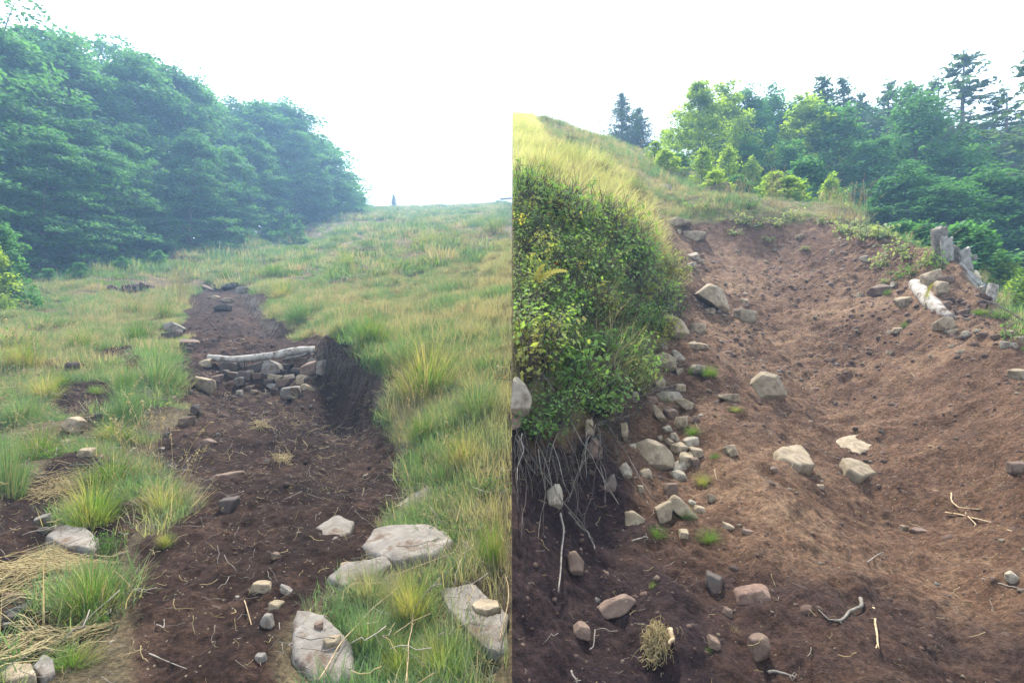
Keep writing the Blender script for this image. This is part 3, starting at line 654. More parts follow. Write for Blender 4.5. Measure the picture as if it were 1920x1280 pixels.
rs = [(1400,594,37,27,'stone_tan','tan stone below the big pointed one on the upper trail'),(1396,568,17,16,'stone_tan','small tan stone right of the big pointed one'),(1330,583,22,11,'stone_tan','tan stone in front of the big pointed one'),
 (1276,580,16,12,'stone_tan','little stone at the tip of the shrub edge'),(1308,617,37,17,'stone_tan','low tan stone with a dark hollow beneath it'),(1310,692,27,15,'stone_cream','pale block at the edge of the grass strip'),
 (1318,650,25,12,'stone_tan','tan flat stone on the trail edge, right of a smaller one'),(1298,648,17,14,'stone_tan','small stone left of the flat one at the trail edge'),(1243,646,18,22,'stone_cream','pale stone close under the shrub'),
 (1274,697,14,12,'stone_tan','little stone under the twig crossed one'),(1237,720,23,17,'stone_tan','squared tan stone above the pale slab'),(1276,728,22,16,'stone_tan','tan stone in grass above the pale slab'),
 (1190,745,16,24,'stone_cream','white knobbly stone among dry twigs'),(1222,751,22,14,'stone_brown','brown stone left of the pale flat slab'),(1258,776,24,20,'stone_brown','brown stone under the square tan block'),
 (1278,793,25,22,'stone_tan','rounded tan stone above the grass strip'),(1315,780,10,9,'stone_cream','round white pebble on the grass edge'),(1306,787,14,14,'stone_brown','purplish pebble below the round white one'),
 (1296,832,27,22,'stone_cream','greyish dome stone in the bank stones'),(1276,843,22,22,'stone_tan','tan stone left of the greyish dome'),(1288,864,28,25,'stone_tan','brown sided block beside the largest slab'),
 (1306,850,28,18,'stone_tan','flat topped tan block nearest the trail'),(1305,868,16,22,'stone_brown','small block under the flat topped one'),(1277,877,26,15,'stone_cream','pale stone at the tip of the largest slab'),
 (1258,830,22,11,'stone_tan','thin tan stone above the largest slab'),(1264,818,13,15,'stone_cream','small pale stone in grass above the thin one'),(1252,805,16,13,'stone_cream','pale stone by the leaning slab'),
 (1238,821,11,9,'stone_tan','little stone left of the thin tan one'),(1186,838,14,9,'stone_cream','pale chip at the top of the largest slab'),
 (1210,892,24,19,'stone_tan','tan stone below the largest slab'),(1273,895,28,21,'stone_cream','bright tan stone under the tip of the largest slab'),(1258,920,27,26,'stone_brown','brown stone above the long brick of stone'),
 (1246,963,32,32,'stone_tan','grey tan stone left of the long brick'),(1313,956,20,16,'stone_tan','small stone at the right end of the long brick'),(1299,945,12,14,'stone_cream','pale pebble above the long brick'),
 (1282,1004,24,22,'stone_tan','stone under the grass tuft below the long brick'),(1140,912,40,18,'stone_dark','dark stone in the shade of the bank'),(1202,917,10,14,'stone_tan','slim stone in the shaded bank grass'),
 (1366,746,40,12,'stone_tan','flat tan stone left of the square boulder'),(1371,846,23,22,'stone_tan','round tan stone alone on the left of the trail'),(1538,913,15,9,'stone_tan','small stone below the dark hole'),
 (1450,882,14,10,'stone_brown','brown stone at the corner of the stained one'),(1911,705,25,24,'stone_tan','tan stone at the right picture edge, upper one'),(1912,878,32,26,'stone_brown','brown stone at the right picture edge, lower one'),
 (1896,1082,18,17,'stone_cream','white stone by the twigs at the right edge'),(1696,990,15,11,'stone_tan','tan pebble with a shadow on the lower trail'),(1728,998,30,12,'stone_brown','low brown stone right of the pebble on the lower trail'),
 (1366,989,22,15,'stone_tan','flat tan stone by the grass below the bank'),(1335,935,16,14,'stone_tan','ochre stone right of the long brick'),(1403,1000,20,12,'stone_brown','brown stone left on the lower trail'),
 (1090,1184,30,26,'stone_brown','reddish stone under the wedge in deep shade'),(1340,1096,30,30,'stone_dark','dark upright stone in the shaded soil'),(1424,1215,36,40,'stone_brown','rust brown stone in the hollow at the bottom'),
 (1415,1118,66,30,'clod_red','dusty low mound of packed soil in the lower trail'),(1365,1150,16,16,'stone_brown','small brown stone in the root tangle'),(1340,1210,26,22,'stone_brown','brown stone near the dry grass heap'),
 (1134,1077,18,9,'stone_brown','brown flake on the shaded soil'),
 (1347,358,52,24,'stone_brown','dark rounded boulder on the bank at the head of the trail'),(1275,420,72,12,'stone_tan','long flat slab at the head of the trail'),(1302,441,54,17,'stone_tan','rounded slab in front of the long flat one'),
 (1300,482,24,10,'stone_cream','pale broken stone on the upper left of the trail'),(1293,498,30,9,'stone_cream','pale flat stone below the broken one'),(1313,491,12,9,'stone_cream','pale chip right of the broken stone'),(1247,352,26,14,'stone_cream','pale rock in the grass above the trail head'),
 (1272,434,8,8,'stone_cream','white chip between the slabs at the trail head'),
 (1652,546,38,24,'stone_brown','two toned stone with a shaded face on the berm'),(1694,567,29,18,'stone_tan','tan kite shaped stone left of the pale log'),(1680,533,14,9,'stone_cream','pale chip by the grass sprig on the berm'),
 (1612,556,12,13,'stone_tan','small pointed stone below the berm'),(1749,523,33,25,'stone_tan','large tan stone behind the upper end of the pale log'),(1766,541,17,30,'stone_tan','upright tan stone with dark cracks behind the log'),
 (1778,526,17,17,'stone_brown','brown stone at the foot of the broken post'),(1771,610,34,22,'stone_tan','tan block in front of the lower log end'),(1782,624,15,10,'stone_tan','small stone at the base of the tan block'),
 (1793,620,14,7,'stone_tan','flat pebble right of the tan block'),(1812,627,14,12,'stone_cream','brightest white stone on the berm'),(1834,621,14,8,'stone_cream','flat pale stone right of the brightest one'),
 (1797,597,13,9,'stone_brown','brown stone at the tip of the log'),(1802,660,15,8,'stone_tan','low tan stone below the white one'),(1786,650,14,7,'stone_tan','low tan stone left of its twin'),
 (1892,625,19,12,'stone_tan','tan stone among the rubble at the right edge'),(1870,632,15,10,'stone_brown','brown stone left in the rubble at the right edge'),(1896,647,28,12,'stone_cream','pale flat stone lowest in the rubble'),
 (1913,637,14,14,'stone_tan','tan stone cut by the right picture edge in the rubble'),(1670,623,9,7,'stone_cream','little pale pebble on the slope below the log'),(1683,620,18,12,'stone_tan','tan stone by the small grass tuft'),
 (1500,444,14,9,'stone_tan','tan splinter stone at the back of the trail'),(1562,472,9,10,'stone_tan','tan upright chip at the back of the trail'),(1622,483,17,7,'stone_cream','white flat chip left of the berm plants'),(1625,489,13,6,'stone_cream','white flat chip just below its neighbour'),
 (1641,461,7,5,'stone_cream','tiny white chip on the berm top'),(1670,662,13,7,'stone_tan','small tan stone on the right side of the trail')]
for k, (a, b, w, h, m, lb) in enumerate(rs): stone(a, b, w, h, m, lb, 300 + k, depth=0.85)

# soil clods big enough to point at
for k, (a, b, w, h, lb) in enumerate([(135,692,28,28,'dark round soil clod among the grass at left'),(155,685,16,12,'smaller soil clod right of the round one'),(208,541,16,16,'dark soil clod at the left of the upper meadow row'),(238,543,24,20,'dark soil clod in the middle of the upper meadow row'),(268,538,14,18,'dark soil clod at the right of the upper meadow row'),(610,575,60,38,'x')][:5]):
    stone(a, b, w, h, 'clod', lb, 500 + k, name='soil_clod', cat='soil clod', p=10, n_extra=10)
rng = np.random.default_rng(77)
for k in range(16):
    a, b = rng.uniform(1772, 1862), rng.uniform(545, 598)
    if b < 500 + (a - 1750) * 0.55: continue
    stone(a, b, rng.uniform(8, 20), rng.uniform(6, 15), 'clod' if k % 2 else 'clod_red', 'crumbly dark soil clod heaped between the pale log and the planks', 520 + k, name='soil_clod', cat='soil clod', group='clods heaped behind the pale log', p=9, n_extra=10)

# ------------------------------------------------------------------ timber
def bent_log(name, px_pts, rads, mat, label, parts_fn=None, sides=18, seed=0, Ys=None):
    rng = np.random.default_rng(seed); P = []
    for k, (a, b) in enumerate(px_pts):
        y = Ys[k] if Ys else hit(a, b)[1]; P.append([(a - 960) / F * y, y, (640 - b) / F * y])
    P = np.array(P); t = np.linspace(0, len(P) - 1, 28); k = np.arange(len(P))
    Q = np.stack([np.interp(t, k, P[:, c]) for c in range(3)], 1); r = np.interp(t, k, rads)
    for _ in range(2): Q[1:-1] = (Q[:-2] + 2 * Q[1:-1] + Q[2:]) / 4
    r = r * (1 + 0.10 * np.sin(t * 3.1 + 1) * rng.uniform(.5, 1, len(t)))
    o = Q.mean(0); mb = MB(); tube(mb, Q - o, r, sides)
    v = mb.v[0]; mb.v[0] = v + (lumpy(v, rng, 0.010, 12.0) + lumpy(v, rng, 0.005, 45.0))[:, None]
    ob = mb.build(name, M[mat]); ob.location = o
    return tag(ob, label, 'log')

bent_log('log', [(390,670),(420,673),(460,672),(500,668),(540,661),(566,657),(590,656)], [0.055,0.060,0.063,0.068,0.075,0.080,0.070], 'bark_log', 'long pale bent log laid across the stone check dam', Ys=[9.9,9.9,9.85,9.85,9.85,9.85,9.9], seed=3)
bent_log('log', [(1716,533),(1730,548),(1745,568),(1764,584),(1784,597)], [0.085,0.11,0.095,0.08,0.05], 'bark_log', 'short thick bleached log lying on the berm', seed=4)
bent_log('branch', [(536,672),(560,668),(576,662)], [0.02,0.03,0.03], 'wood_dark', 'short dark branch stub under the thick end of the long log', sides=8, seed=5, Ys=[9.75,9.8,9.85])

def plank(name, quad, Y, thick, mat, label, cat='plank', seed=0, rough_top=True, dY=None, Ys=None):
    """board seen nearly face-on; quad = top-left, top-right, bottom-right, bottom-left in the photo; ragged at the upper end"""
    rng = np.random.default_rng(seed); q = np.array(quad, float); Ys = Ys or [Y] * 4
    C = np.array([[(a - 960) / F * y, y, (640 - b) / F * y] for (a, b), y in zip(q, Ys)])
    nu, nv = 7, 14; V = []; 
    nrm = np.cross(C[1] - C[0], C[3] - C[0]); nrm /= np.linalg.norm(nrm)
    if nrm[1] < 0: nrm = -nrm
    for s in (0, 1):
        for j in range(nv):
            for i in range(nu):
                u, v = i / (nu - 1), j / (nv - 1)
                p = (C[0] * (1 - u) + C[1] * u) * (1 - v) + (C[3] * (1 - u) + C[2] * u) * v
                if j == 0 and rough_top: p = p + (C[3] - C[0]) * (rng.uniform(0, 0.10) + .06 * (i % 3 == 1))
                p = p + nrm * (thick * s + rng.normal() * thick * 0.05) + (C[1] - C[0]) * rng.normal() * 0.03 * (i in (0, nu - 1))
                V.append(p)
    V = np.array(V); o = V.mean(0); fs = []
    I = lambda s, i, j: s * nu * nv + j * nu + i
    for j in range(nv - 1):
        for i in range(nu - 1):
            fs.append((I(0, i, j), I(0, i + 1, j), I(0, i + 1, j + 1), I(0, i, j + 1))); fs.append((I(1, i, j), I(1, i, j + 1), I(1, i + 1, j + 1), I(1, i + 1, j)))
    for j in range(nv - 1):
        fs.append((I(0, 0, j), I(0, 0, j + 1), I(1, 0, j + 1), I(1, 0, j))); fs.append((I(0, nu - 1, j), I(1, nu - 1, j), I(1, nu - 1, j + 1), I(0, nu - 1, j + 1)))
    for i in range(nu - 1):
        fs.append((I(0, i, 0), I(1, i, 0), I(1, i + 1, 0), I(0, i + 1, 0))); fs.append((I(0, i, nv - 1), I(0, i + 1, nv - 1), I(1, i + 1, nv - 1), I(1, i, nv - 1)))
    mb = MB(); mb.add(V - o, [fs]); ob = mb.build(name, M[mat], smooth=False); ob.location = o
    return tag(ob, label, cat)

YB = 8.3
plank('broken_post', [(1757,424),(1777,421),(1784,505),(1762,500)], YB + .05, 0.14, 'wood_dark', 'tallest broken post with a rotten dark top on the berm', 'post', 1)
plank('plank', [(1767,440),(1787,441),(1790,508),(1770,512)], YB - .10, 0.05, 'wood_grey', 'upright grey plank fixed in front of the broken post', 'plank', 2)
pk = plank('plank', [(1799,467),(1819,461),(1826,508),(1808,503)], YB - .15, 0.05, 'wood_grey', 'short upright grey board with a dark knot hole', 'plank', 3)
mb = MB(); v, f = ico(3); k = YB / F; mb.add(v * np.array([0.040, 0.02, 0.048]), [f]); kn = mb.build('knot', M['wood_dark'], pk)
kn.location = Vector(((1811 - 960) * k, YB - .165, (640 - 486) * k)) - pk.location
plank('plank', [(1792,492),(1800,489),(1850,536),(1846,546)], YB - .30, 0.06, 'wood_grey', 'long grey plank slanting down to the right', 'plank', 4, Ys=[YB - .3, YB - .3, YB - .75, YB - .75])
plank('plank', [(1786,497),(1795,494),(1843,545),(1836,555)], YB - .34, 0.04, 'wood_dark', 'dark lower plank slanting beside the long grey one', 'plank', 5, Ys=[YB - .36, YB - .36, YB - .8, YB - .8])
plank('plank', [(1824,508),(1830,504),(1851,534),(1846,540)], YB - .2, 0.04, 'wood_grey', 'thin grey strip behind the long slanting plank', 'plank', 6, Ys=[YB, YB, YB - .4, YB - .4])
plank('broken_post', [(1788,458),(1799,461),(1806,500),(1790,498)], YB, 0.08, 'wood_dark', 'dark rotten stake between the two upright boards', 'post', 7)
bent_log('broken_stake', [(1863,533),(1860,545),(1856,566)], [0.05,0.065,0.06], 'bark_log', 'whitish round stake end at the lower end of the planks', seed=8, Ys=[7.2, 7.2, 7.2])['category'] = 'stake'
plank('wood_splinter', [(1839,536),(1844,534),(1852,565),(1847,568)], 7.3, 0.03, 'root', 'pale splinter standing beside the whitish stake', 'splinter', 9)
plank('wood_splinter', [(1748,466),(1752,465),(1762,480),(1758,484)], 8.6, 0.03, 'root', 'pale splinter leaning left of the broken post', 'splinter', 10)
plank('stake', [(1862,590),(1880,588),(1882,618),(1866,616)], 6.7, 0.06, 'wood_dark', 'short dark stump of board at the rubble edge', 'stake', 11)
bent_log('branch', [(1845,564),(1870,570),(1895,585),(1918,600)], [0.010,0.010,0.009,0.007], 'root_dark', 'thin grey branch arching over the plants at the right edge', sides=6, seed=12, Ys=[6.9,6.7,6.5,6.3])
bent_log('branch', [(1856,610),(1870,616),(1886,624)], [0.02,0.03,0.02], 'root', 'pale driftwood piece on the rubble', sides=8, seed=13, Ys=[6.6,6.5,6.4])

# grey frame of rails on the crest, cut by the picture edge
rf = empty('barrier', (-0.6, 76, ground(-0.6, 76)), label='grey rail barrier standing on the crest of the meadow', cat='barrier')
base = rf.location
def rail(nm, p, q, r):
    mb = MB(); tube(mb, [np.array(p) - base, np.array(q) - base], r, 6); mb.build(nm, M['wood_grey'], rf)
zc = base.z
zt = (640 - 361) / F * 76; zm = (640 - 373) / F * 76
rail('top_rail', (-1.75, 76, zt - .12), (-0.03, 76, zt + .05), 0.07); rail('middle_rail', (-1.65, 76, zm), (-0.03, 76, zm + .1), 0.16)
rail('post', (-1.5, 76, zc - .4), (-1.5, 76, zt - .1), 0.06); rail('post', (-0.15, 76, zc - .4), (-0.15, 76, zt + .04), 0.06); rail('brace', (-1.25, 76, zm), (-0.8, 76, zc - .3), 0.05); rail('brace', (-0.85, 76, zm), (-0.4, 76, zc - .3), 0.05)
rail('handle', (-1.8, 76, zm - .35), (-1.65, 76, zm + .35), 0.05)

# ------------------------------------------------------------------ trees
def add_leaves(mb, C, nrm, size, rng, asp=0.62, fold=0.18, shade=None):
    """leaf quads at centres C, facing nrm"""
    n = len(C); nrm = nrm / (np.linalg.norm(nrm, axis=1)[:, None] + 1e-9)
    r = rng.normal(size=(n, 3)); a = np.cross(nrm, r); a /= np.linalg.norm(a, axis=1)[:, None] + 1e-9
    b = np.cross(nrm, a); s = np.broadcast_to(np.asarray(size, float), (n,))[:, None]
    V = np.stack([C - a * s * .5, C + b * s * asp * .5 + nrm * s * fold * .5, C + a * s * .5, C - b * s * asp * .5 + nrm * s * fold * .5], 1)
    idx = np.arange(n * 4).reshape(n, 4); f = np.concatenate([idx[:, [0, 1, 2]], idx[:, [0, 2, 3]]])
    sh = rng.uniform(0, 1, n) if shade is None else shade
    mb.add(V.reshape(-1, 3), [f], np.repeat(sh, 4))

def broadleaf_meshes(name, h, W, seed, n_limb=52, k=9, m=24, leaf=0.20, low=0.04, mat='beech', spread=0.42, top_el=62, thick=0.07, tip=0.16):
    rng = np.random.default_rng(seed); tr = MB(); cr = MB()
    t = np.linspace(0, 1, 9); wob = np.cumsum(rng.normal(0, 0.012 * h, (9, 2)), 0) * 0.6; wob -= wob[0]
    TP = np.stack([wob[:, 0], wob[:, 1], t * h * 0.95 - 0.25], 1)
    tube(tr, TP, 0.016 * h * (1 - t * 0.9) + 0.008, 8)
    for i in range(n_limb):
        s = low + (0.97 - low) * ((i + rng.uniform(0, 1)) / n_limb) ** 0.95
        prof = (min(1, 0.60 + s * 2.4) if s < 0.22 else 1.0) * max(tip, (1 - ((s - 0.22) / 0.80) ** 1.6 if s > 0.22 else 1))
        L = W * prof * rng.uniform(0.72, 1.22)
        az = i * 2.39996 + rng.normal(0, 0.35); el = R(6 + top_el * max(0, s - 0.15) + rng.normal(0, 9))
        q = np.linspace(0, 1, 6); d = np.array([math.cos(az), math.sin(az), 0]); b0 = np.array([np.interp(s, t, TP[:, c]) for c in range(3)])
        up = np.tan(el) * q * L * (1 - 0.35 * q)  - (0.10 * L * q ** 2)
        P = b0 + q[:, None] * L * d + np.stack([np.zeros(6), np.zeros(6), up], 1) + np.cumsum(rng.normal(0, 0.02 * L, (6, 3)), 0)
        tube(tr, P, (0.0055 * h * (1 - s * .6)) * (1 - q * 0.85) + 0.003, 4, cap=False)
        lat = np.array([-d[1], d[0], 0])
        for j in range(k):
            qq = rng.uniform(0.18, 1.0) ** 0.75
            c = np.array([np.interp(qq, q, P[:, x]) for x in range(3)]); side = rng.normal(0, 0.26) * L * (0.35 + 0.65 * (1 - abs(qq - .6)))
            c = c + lat * side + np.array([0, 0, rng.normal(0, 0.10)])
            # a flat spray: wider than thick, drooping outward
            rr = spread * rng.uniform(0.6, 1.3); th = rng.uniform(0, 6.28, m); rad = np.sqrt(rng.uniform(0, 1, m)) * rr
            off = np.stack([np.cos(th) * rad, np.sin(th) * rad, rng.normal(0, thick, m) - 0.22 * rad], 1)
            off += d * rad.mean() * 0.4
            nr = np.array([0, 0, 1.0]) + d * 0.35 + rng.normal(0, 0.42, (m, 3))
            add_leaves(cr, c + off, nr, leaf * rng.uniform(0.7, 1.25, m), rng, shade=np.clip(rng.uniform(0, 1) * .7 + rng.uniform(0, .3, m), 0, 1))
    # leading shoots
    for i in range(10):
        m2 = 16; c = TP[-1] + np.array([rng.normal(0, .35), rng.normal(0, .35), rng.uniform(-.6, .45)]) * (h / 13)
        off = rng.normal(0, 1, (m2, 3)) * np.array([.13, .13, .30]) * (h / 13 * .6 + .4); add_leaves(cr, c + off, rng.normal(0, 1, (m2, 3)) + [0, 0, .5], leaf * .8, rng)
    return tr.mesh('trunk', M['bark']), cr.mesh('crown', M[mat])

def conifer_meshes(name, h, W, seed, whorls=26, per=6, dens=1.0, mat='conifer', size=0.20, gap=0.0):
    rng = np.random.default_rng(seed); tr = MB(); cr = MB(); t = np.linspace(0, 1, 6)
    tube(tr, np.stack([np.cumsum(rng.normal(0, .01 * h, 6)) * .4, np.zeros(6), t * h - 0.25], 1), 0.016 * h * (1 - t * .95) + .006, 7)
    for w in range(whorls):
        s = 0.03 + 0.95 * (w / whorls); 
        for b in range(per):
            if rng.uniform() < gap: continue
            L = W * ((1 - s) ** 0.85 + 0.04) * rng.uniform(0.6, 1.2); az = rng.uniform(0, 6.28); d = np.array([math.cos(az), math.sin(az), 0])
            q = np.linspace(0, 1, 5); z0 = s * h + rng.normal(0, .08)
            P = np.array([0, 0, z0]) + q[:, None] * L * d + np.stack([0 * q, 0 * q, L * (0.12 * q - 0.42 * q ** 2 + 0.30 * q ** 3 + 0.4 * s * q)], 1)
            tube(tr, P, 0.004 * h * (1 - s * .7) * (1 - .8 * q) + .002, 4, cap=False)
            n = max(5, int(26 * dens * (L / W + .25))); qq = rng.uniform(0.1, 1, n)
            c = np.stack([np.interp(qq, q, P[:, x]) for x in range(3)], 1); lat = np.array([-d[1], d[0], 0])
            c += lat * (rng.normal(0, .16, n) * L * (1.1 - qq))[:, None] + rng.normal(0, .03, (n, 3)) - np.array([0, 0, .06])
            add_leaves(cr, c, np.array([0, 0, 1.0]) + rng.normal(0, .5, (n, 3)), size * rng.uniform(.7, 1.3, n), rng, asp=.42)
    c = np.array([0, 0, h * .97]) + rng.normal(0, 1, (30, 3)) * [.05, .05, .18]; add_leaves(cr, c, rng.normal(0, 1, (30, 3)), size * .7, rng, asp=.35)
    return tr.mesh('trunk', M['bark']), cr.mesh('crown', M[mat])

BEECH = [broadleaf_meshes('b', 13, 4.1, 10 + k, n_limb=60, k=7, m=44, leaf=0.24, spread=0.70, thick=.10) for k in range(4)]
LIGHT = [broadleaf_meshes('l', 7, 2.5, 30 + k, n_limb=58, k=7, m=32, leaf=0.18, mat='beech_light', spread=0.42, thick=.11, tip=.24) for k in range(3)]
MIX = [broadleaf_meshes('m', 8, 2.3, 40 + k, n_limb=64, k=7, m=32, leaf=0.17, mat='beech', spread=0.42, top_el=75, thick=.12, tip=.24) for k in range(3)]
SAPL = [broadleaf_meshes('s', 3, 0.95, 50 + k, n_limb=34, k=5, m=18, leaf=0.13, mat='beech_light', spread=0.20) for k in range(3)]
SAPD = [broadleaf_meshes('d', 3, 1.05, 60 + k, n_limb=34, k=5, m=20, leaf=0.14, mat='beech', spread=0.22) for k in range(2)]
CONI = [conifer_meshes('c', 8, 2.1, 70 + k, whorls=46, per=7, dens=.75, size=.19) for k in range(2)]
OPEN = [conifer_meshes('o', 11, 3.3, 80 + k, whorls=40, per=6, dens=1.1, gap=0.35, size=0.24) for k in range(2)]

def tree(kind, protos, px, Y, top, label, group=None, seed=0, wide=1.0, h0=13, cat='tree', base_row=None, x=None):
    rng = np.random.default_rng(seed * 7 + 1); x = (px - 960) / F * Y if x is None else x
    zb = ground(x, Y); zt = (640 - top) / F * Y; h = max(0.8, zt - zb); s = h / h0
    tm, cm = protos[seed % len(protos)]
    r = empty(kind, (x, Y, zb), rng.uniform(0, 6.28), label, cat, group)
    for nm, me in (('trunk', tm), ('crown', cm)):
        o = bpy.data.objects.new(nm, me); link(o); o.parent = r
    r.scale = (s * wide, s * wide, s)
    return r

# left forest edge: front row first, then the taller row behind
sil = ([-300,-100,0,40,100,180,270,350,400,450,500,540,570,600,630,650,680,700], [30,30,45,42,62,85,88,145,172,192,182,198,245,292,330,346,382,395])
front = [(19.5,0.80),(22.2,.70),(24.8,.62),(27.8,.70),(31.5,.62),(35.5,.72),(40,.68),(45,.78),(50.5,.90),(57,.86),(63,.98),(69,1.0),(75,1.0)]
ords = ['first','second','third','fourth','fifth','sixth','seventh','eighth','ninth','tenth','eleventh','twelfth','last']
for i, (Y, fr) in enumerate(front):
    x = -21.3 - 0.8 * math.sin(i * 2.1) - (1.0 if Y < 40 else 0); px = 960 + F * x / Y; zb = ground(x, Y)
    top = np.interp(px, *sil); zt = (640 - top) / F * Y; hh = max(2.2, (zt - zb) * fr)
    t_row = 640 - (zb + hh) / Y * F
    tree('beech_tree', BEECH, px, Y, t_row, f'leafy beech, {ords[i]} from the left along the front of the forest edge', 'beeches along the front of the forest edge', i, wide=1.2 if hh > 6 else 2.4)
k = 0
for row_x, Ys_, fr in ((-26.5, [21,24.5,28,32,36.5,41.5,47,53,60,67], 1.0), (-31, [23,27,31,35.5,40.5,46,52.5], 1.02), (-36, [26,31,36,42,49], 1.04), (-24, [55,59,63,67,72,78], 1.0)):
    for Y in Ys_:
        x = row_x + 0.9 * math.sin(k * 1.7); px = 960 + F * x / Y; top = np.interp(px, *sil) + 14 * math.sin(k * 2.3)
        tree('beech_tree', BEECH, px, Y, top, 'tall hazy beech standing in the rows behind the forest edge', 'beeches behind the forest edge', k + 2, wide=1.1 if row_x < -25 else 2.0); k += 1
tree('beech_sapling', SAPD, 8, 15.5, 415, 'leafy young beech standing by itself at the left picture edge', None, 1, wide=.85, h0=3)
tree('beech_sapling', SAPL, -10, 14.8, 455, 'bright low beech bush cut by the left picture edge', None, 2, wide=.95, h0=3)
tree('beech_sapling', SAPD, 542, 40, 398, 'slender dark sapling standing out before the forest edge', None, 0, wide=.7, h0=3)
tree('beech_sapling', SAPD, 562, 41, 412, 'low sapling right of the slender one', None, 1, wide=1.0, h0=3)
for j, (a, Y, tp) in enumerate([(455,37,438),(300,27.5,468),(150,22,492),(230,24.5,480),(90,21,505),(390,33,448),(500,41,425)]):
    tree('beech_sapling', SAPD, a, Y, tp, ['low bush under the seventh beech','low bush under the fourth beech','low bush under the third beech','low bush between third and fourth beech','low bush by the lone young beech','low bush under the sixth beech','low bush where the forest meets the meadow'][j], 'low bushes under the forest edge', j, wide=1.5, h0=3)
tree('spruce_tree', CONI, 738, 79, 363, 'lone small spruce on the bare crest', None, 1, wide=2.0, h0=8)

# right: trees beyond the trail head
rt = [('conifer_tree',CONI,1166,36,172,'taller spruce of the pair on the grassy ridge',8,1.9),('conifer_tree',CONI,1196,37,200,'shorter spruce leaning on the taller one on the ridge',8,2.2),
 ('beech_tree',LIGHT,1250,27,238,'light green round tree right beside the ridge spruces',7,1.0),('beech_tree',LIGHT,1312,25,150,'tall bright beech with a rounded top',7,1.05),('beech_tree',LIGHT,1352,27,160,'bright beech with twin tops beside the rounded one',7,.9),('beech_tree',MIX,1398,29,172,'bluish beech right of the twin topped one',8,1.1),
 ('beech_tree',MIX,1445,31,172,'pale hazy beech in the dip of the tree line',8,1.1),('beech_tree',LIGHT,1512,26,190,'yellow green beech bulging at the middle of the tree line',7,1.1),('conifer_tree',CONI,1542,29,136,'pointed tree with the higher of the middle tops',8,1.25),('conifer_tree',CONI,1580,29,138,'slim pointed tree beside the middle top',8,1.0),
 ('beech_tree',MIX,1560,25,200,'dense beech under the pointed middle tops',8,1.2),('conifer_tree',CONI,1614,31,165,'thin spruce behind the dense beech',8,.9),('conifer_tree',CONI,1666,30,148,'hazy spruce left of the gap in the trees',8,1.2),('conifer_tree',CONI,1706,28,147,'spruce right of the gap in the trees',8,1.2),
 ('beech_tree',MIX,1715,23,175,'dark upright beech before the spruces',8,1.0),('larch_tree',OPEN,1754,30,140,'thin open conifer behind the dark upright beech',11,1.3),('larch_tree',OPEN,1808,27,92,'tallest open conifer with a forked bare top',11,1.5),('larch_tree',OPEN,1880,25,165,'broad open conifer lower right of the tallest',11,1.5),
 ('larch_tree',OPEN,1945,21,85,'open conifer cut by the right picture edge',11,1.4),('beech_tree',MIX,1640,22,260,'shaded beech under the hazy spruce',8,1.25),('beech_tree',MIX,1790,21,265,'yellowish beech at the foot of the tallest conifer',8,1.1),
 ('beech_tree',MIX,1700,18.5,318,'dark spreading beech behind the berm',8,1.7),('beech_tree',MIX,1770,17,345,'dark beech right behind the broken post',8,1.6),('beech_tree',MIX,1850,17.5,325,'dark beech above the slanting planks',8,1.7),('beech_tree',MIX,1935,16.5,340,'dark beech low at the right picture edge',8,1.7),('beech_tree',MIX,1630,21,340,'dark beech behind the tall dry grass',8,1.6),
 ('beech_tree',MIX,1480,23.5,270,'shaded beech behind the yellow green one',8,1.3),('beech_tree',MIX,1400,24,262,'shaded beech behind the bright saplings',8,1.3)]
for i, (nm, pr, a, Y, tp, lb, h0, wd) in enumerate(rt): tree(nm, pr, a, Y, tp, lb, None, i, wide=wd, h0=h0)
sp = [(1318,18.5,272,'bright yellow green sapling like a small cone'),(1366,18.5,276,'second bright cone shaped sapling'),(1272,19.5,302,'bright low sapling where the ridge meets the trees'),(1228,22,262,'yellowish sapling at the foot of the ridge spruces'),(1412,18,305,'green sapling right of the cone shaped pair'),
 (1450,17.5,300,'sapling behind the dry grass of the trail head'),(1510,17,300,'pale green sapling above the trail head'),(1556,16.5,318,'sapling left of the tall dry grass'),(1340,17.5,320,'low bush between the cone shaped pair'),(1250,19,318,'low bush on the grassy ridge foot'),(1385,17,325,'low bush in front of the second cone'),(1480,16.8,335,'low bush at the middle of the trail head')]
spw = [1.2, 1.05, 1.7, 1.5, .9, 1.7, 1.3, 1.0, 2.0, 2.4, 2.0, 2.6]; spy = [0, 1.5, .8, -.5, 2.5, -1.0, 2.2, .5, -.6, .4, 1.2, -.8]
for i, (a, Y, tp, lb) in enumerate(sp): tree('beech_sapling', SAPL if i % 4 != 2 else SAPD, a, Y + spy[i], tp + [0, -6, 8, 0, -14, 18, -10, 6, 10, 0, 4, 12][i], lb, None, i, wide=spw[i], h0=3)
sd = [(1690,12.5,408,'light sapling on the berm left of the broken post'),(1735,12,412,'light sapling touching the broken post'),(1800,12,405,'light sapling right of the broken post'),(1835,11.5,420,'light sapling above the knot holed board'),(1880,11,470,'low leafy bush behind the whitish stake'),(1925,10,505,'low leafy bush at the right picture edge')]
for i, (a, Y, tp, lb) in enumerate(sd): tree('beech_sapling', SAPL if i > 3 else SAPD, a, Y, tp, lb, None, i, wide=1.25, h0=3)
for i, (a, Y, tp) in enumerate([(1300,36,205),(1370,38,200),(1440,39,205),(1510,38,200),(1600,36,205),(1680,36,205),(1750,34,235),(1830,33,235),(1900,32,250),(1960,30,240)]):
    tree('beech_tree', MIX, a, Y, tp, 'hazy beech filling the back of the right hand wood', 'beeches at the back of the right hand wood', i, wide=1.5, h0=8)

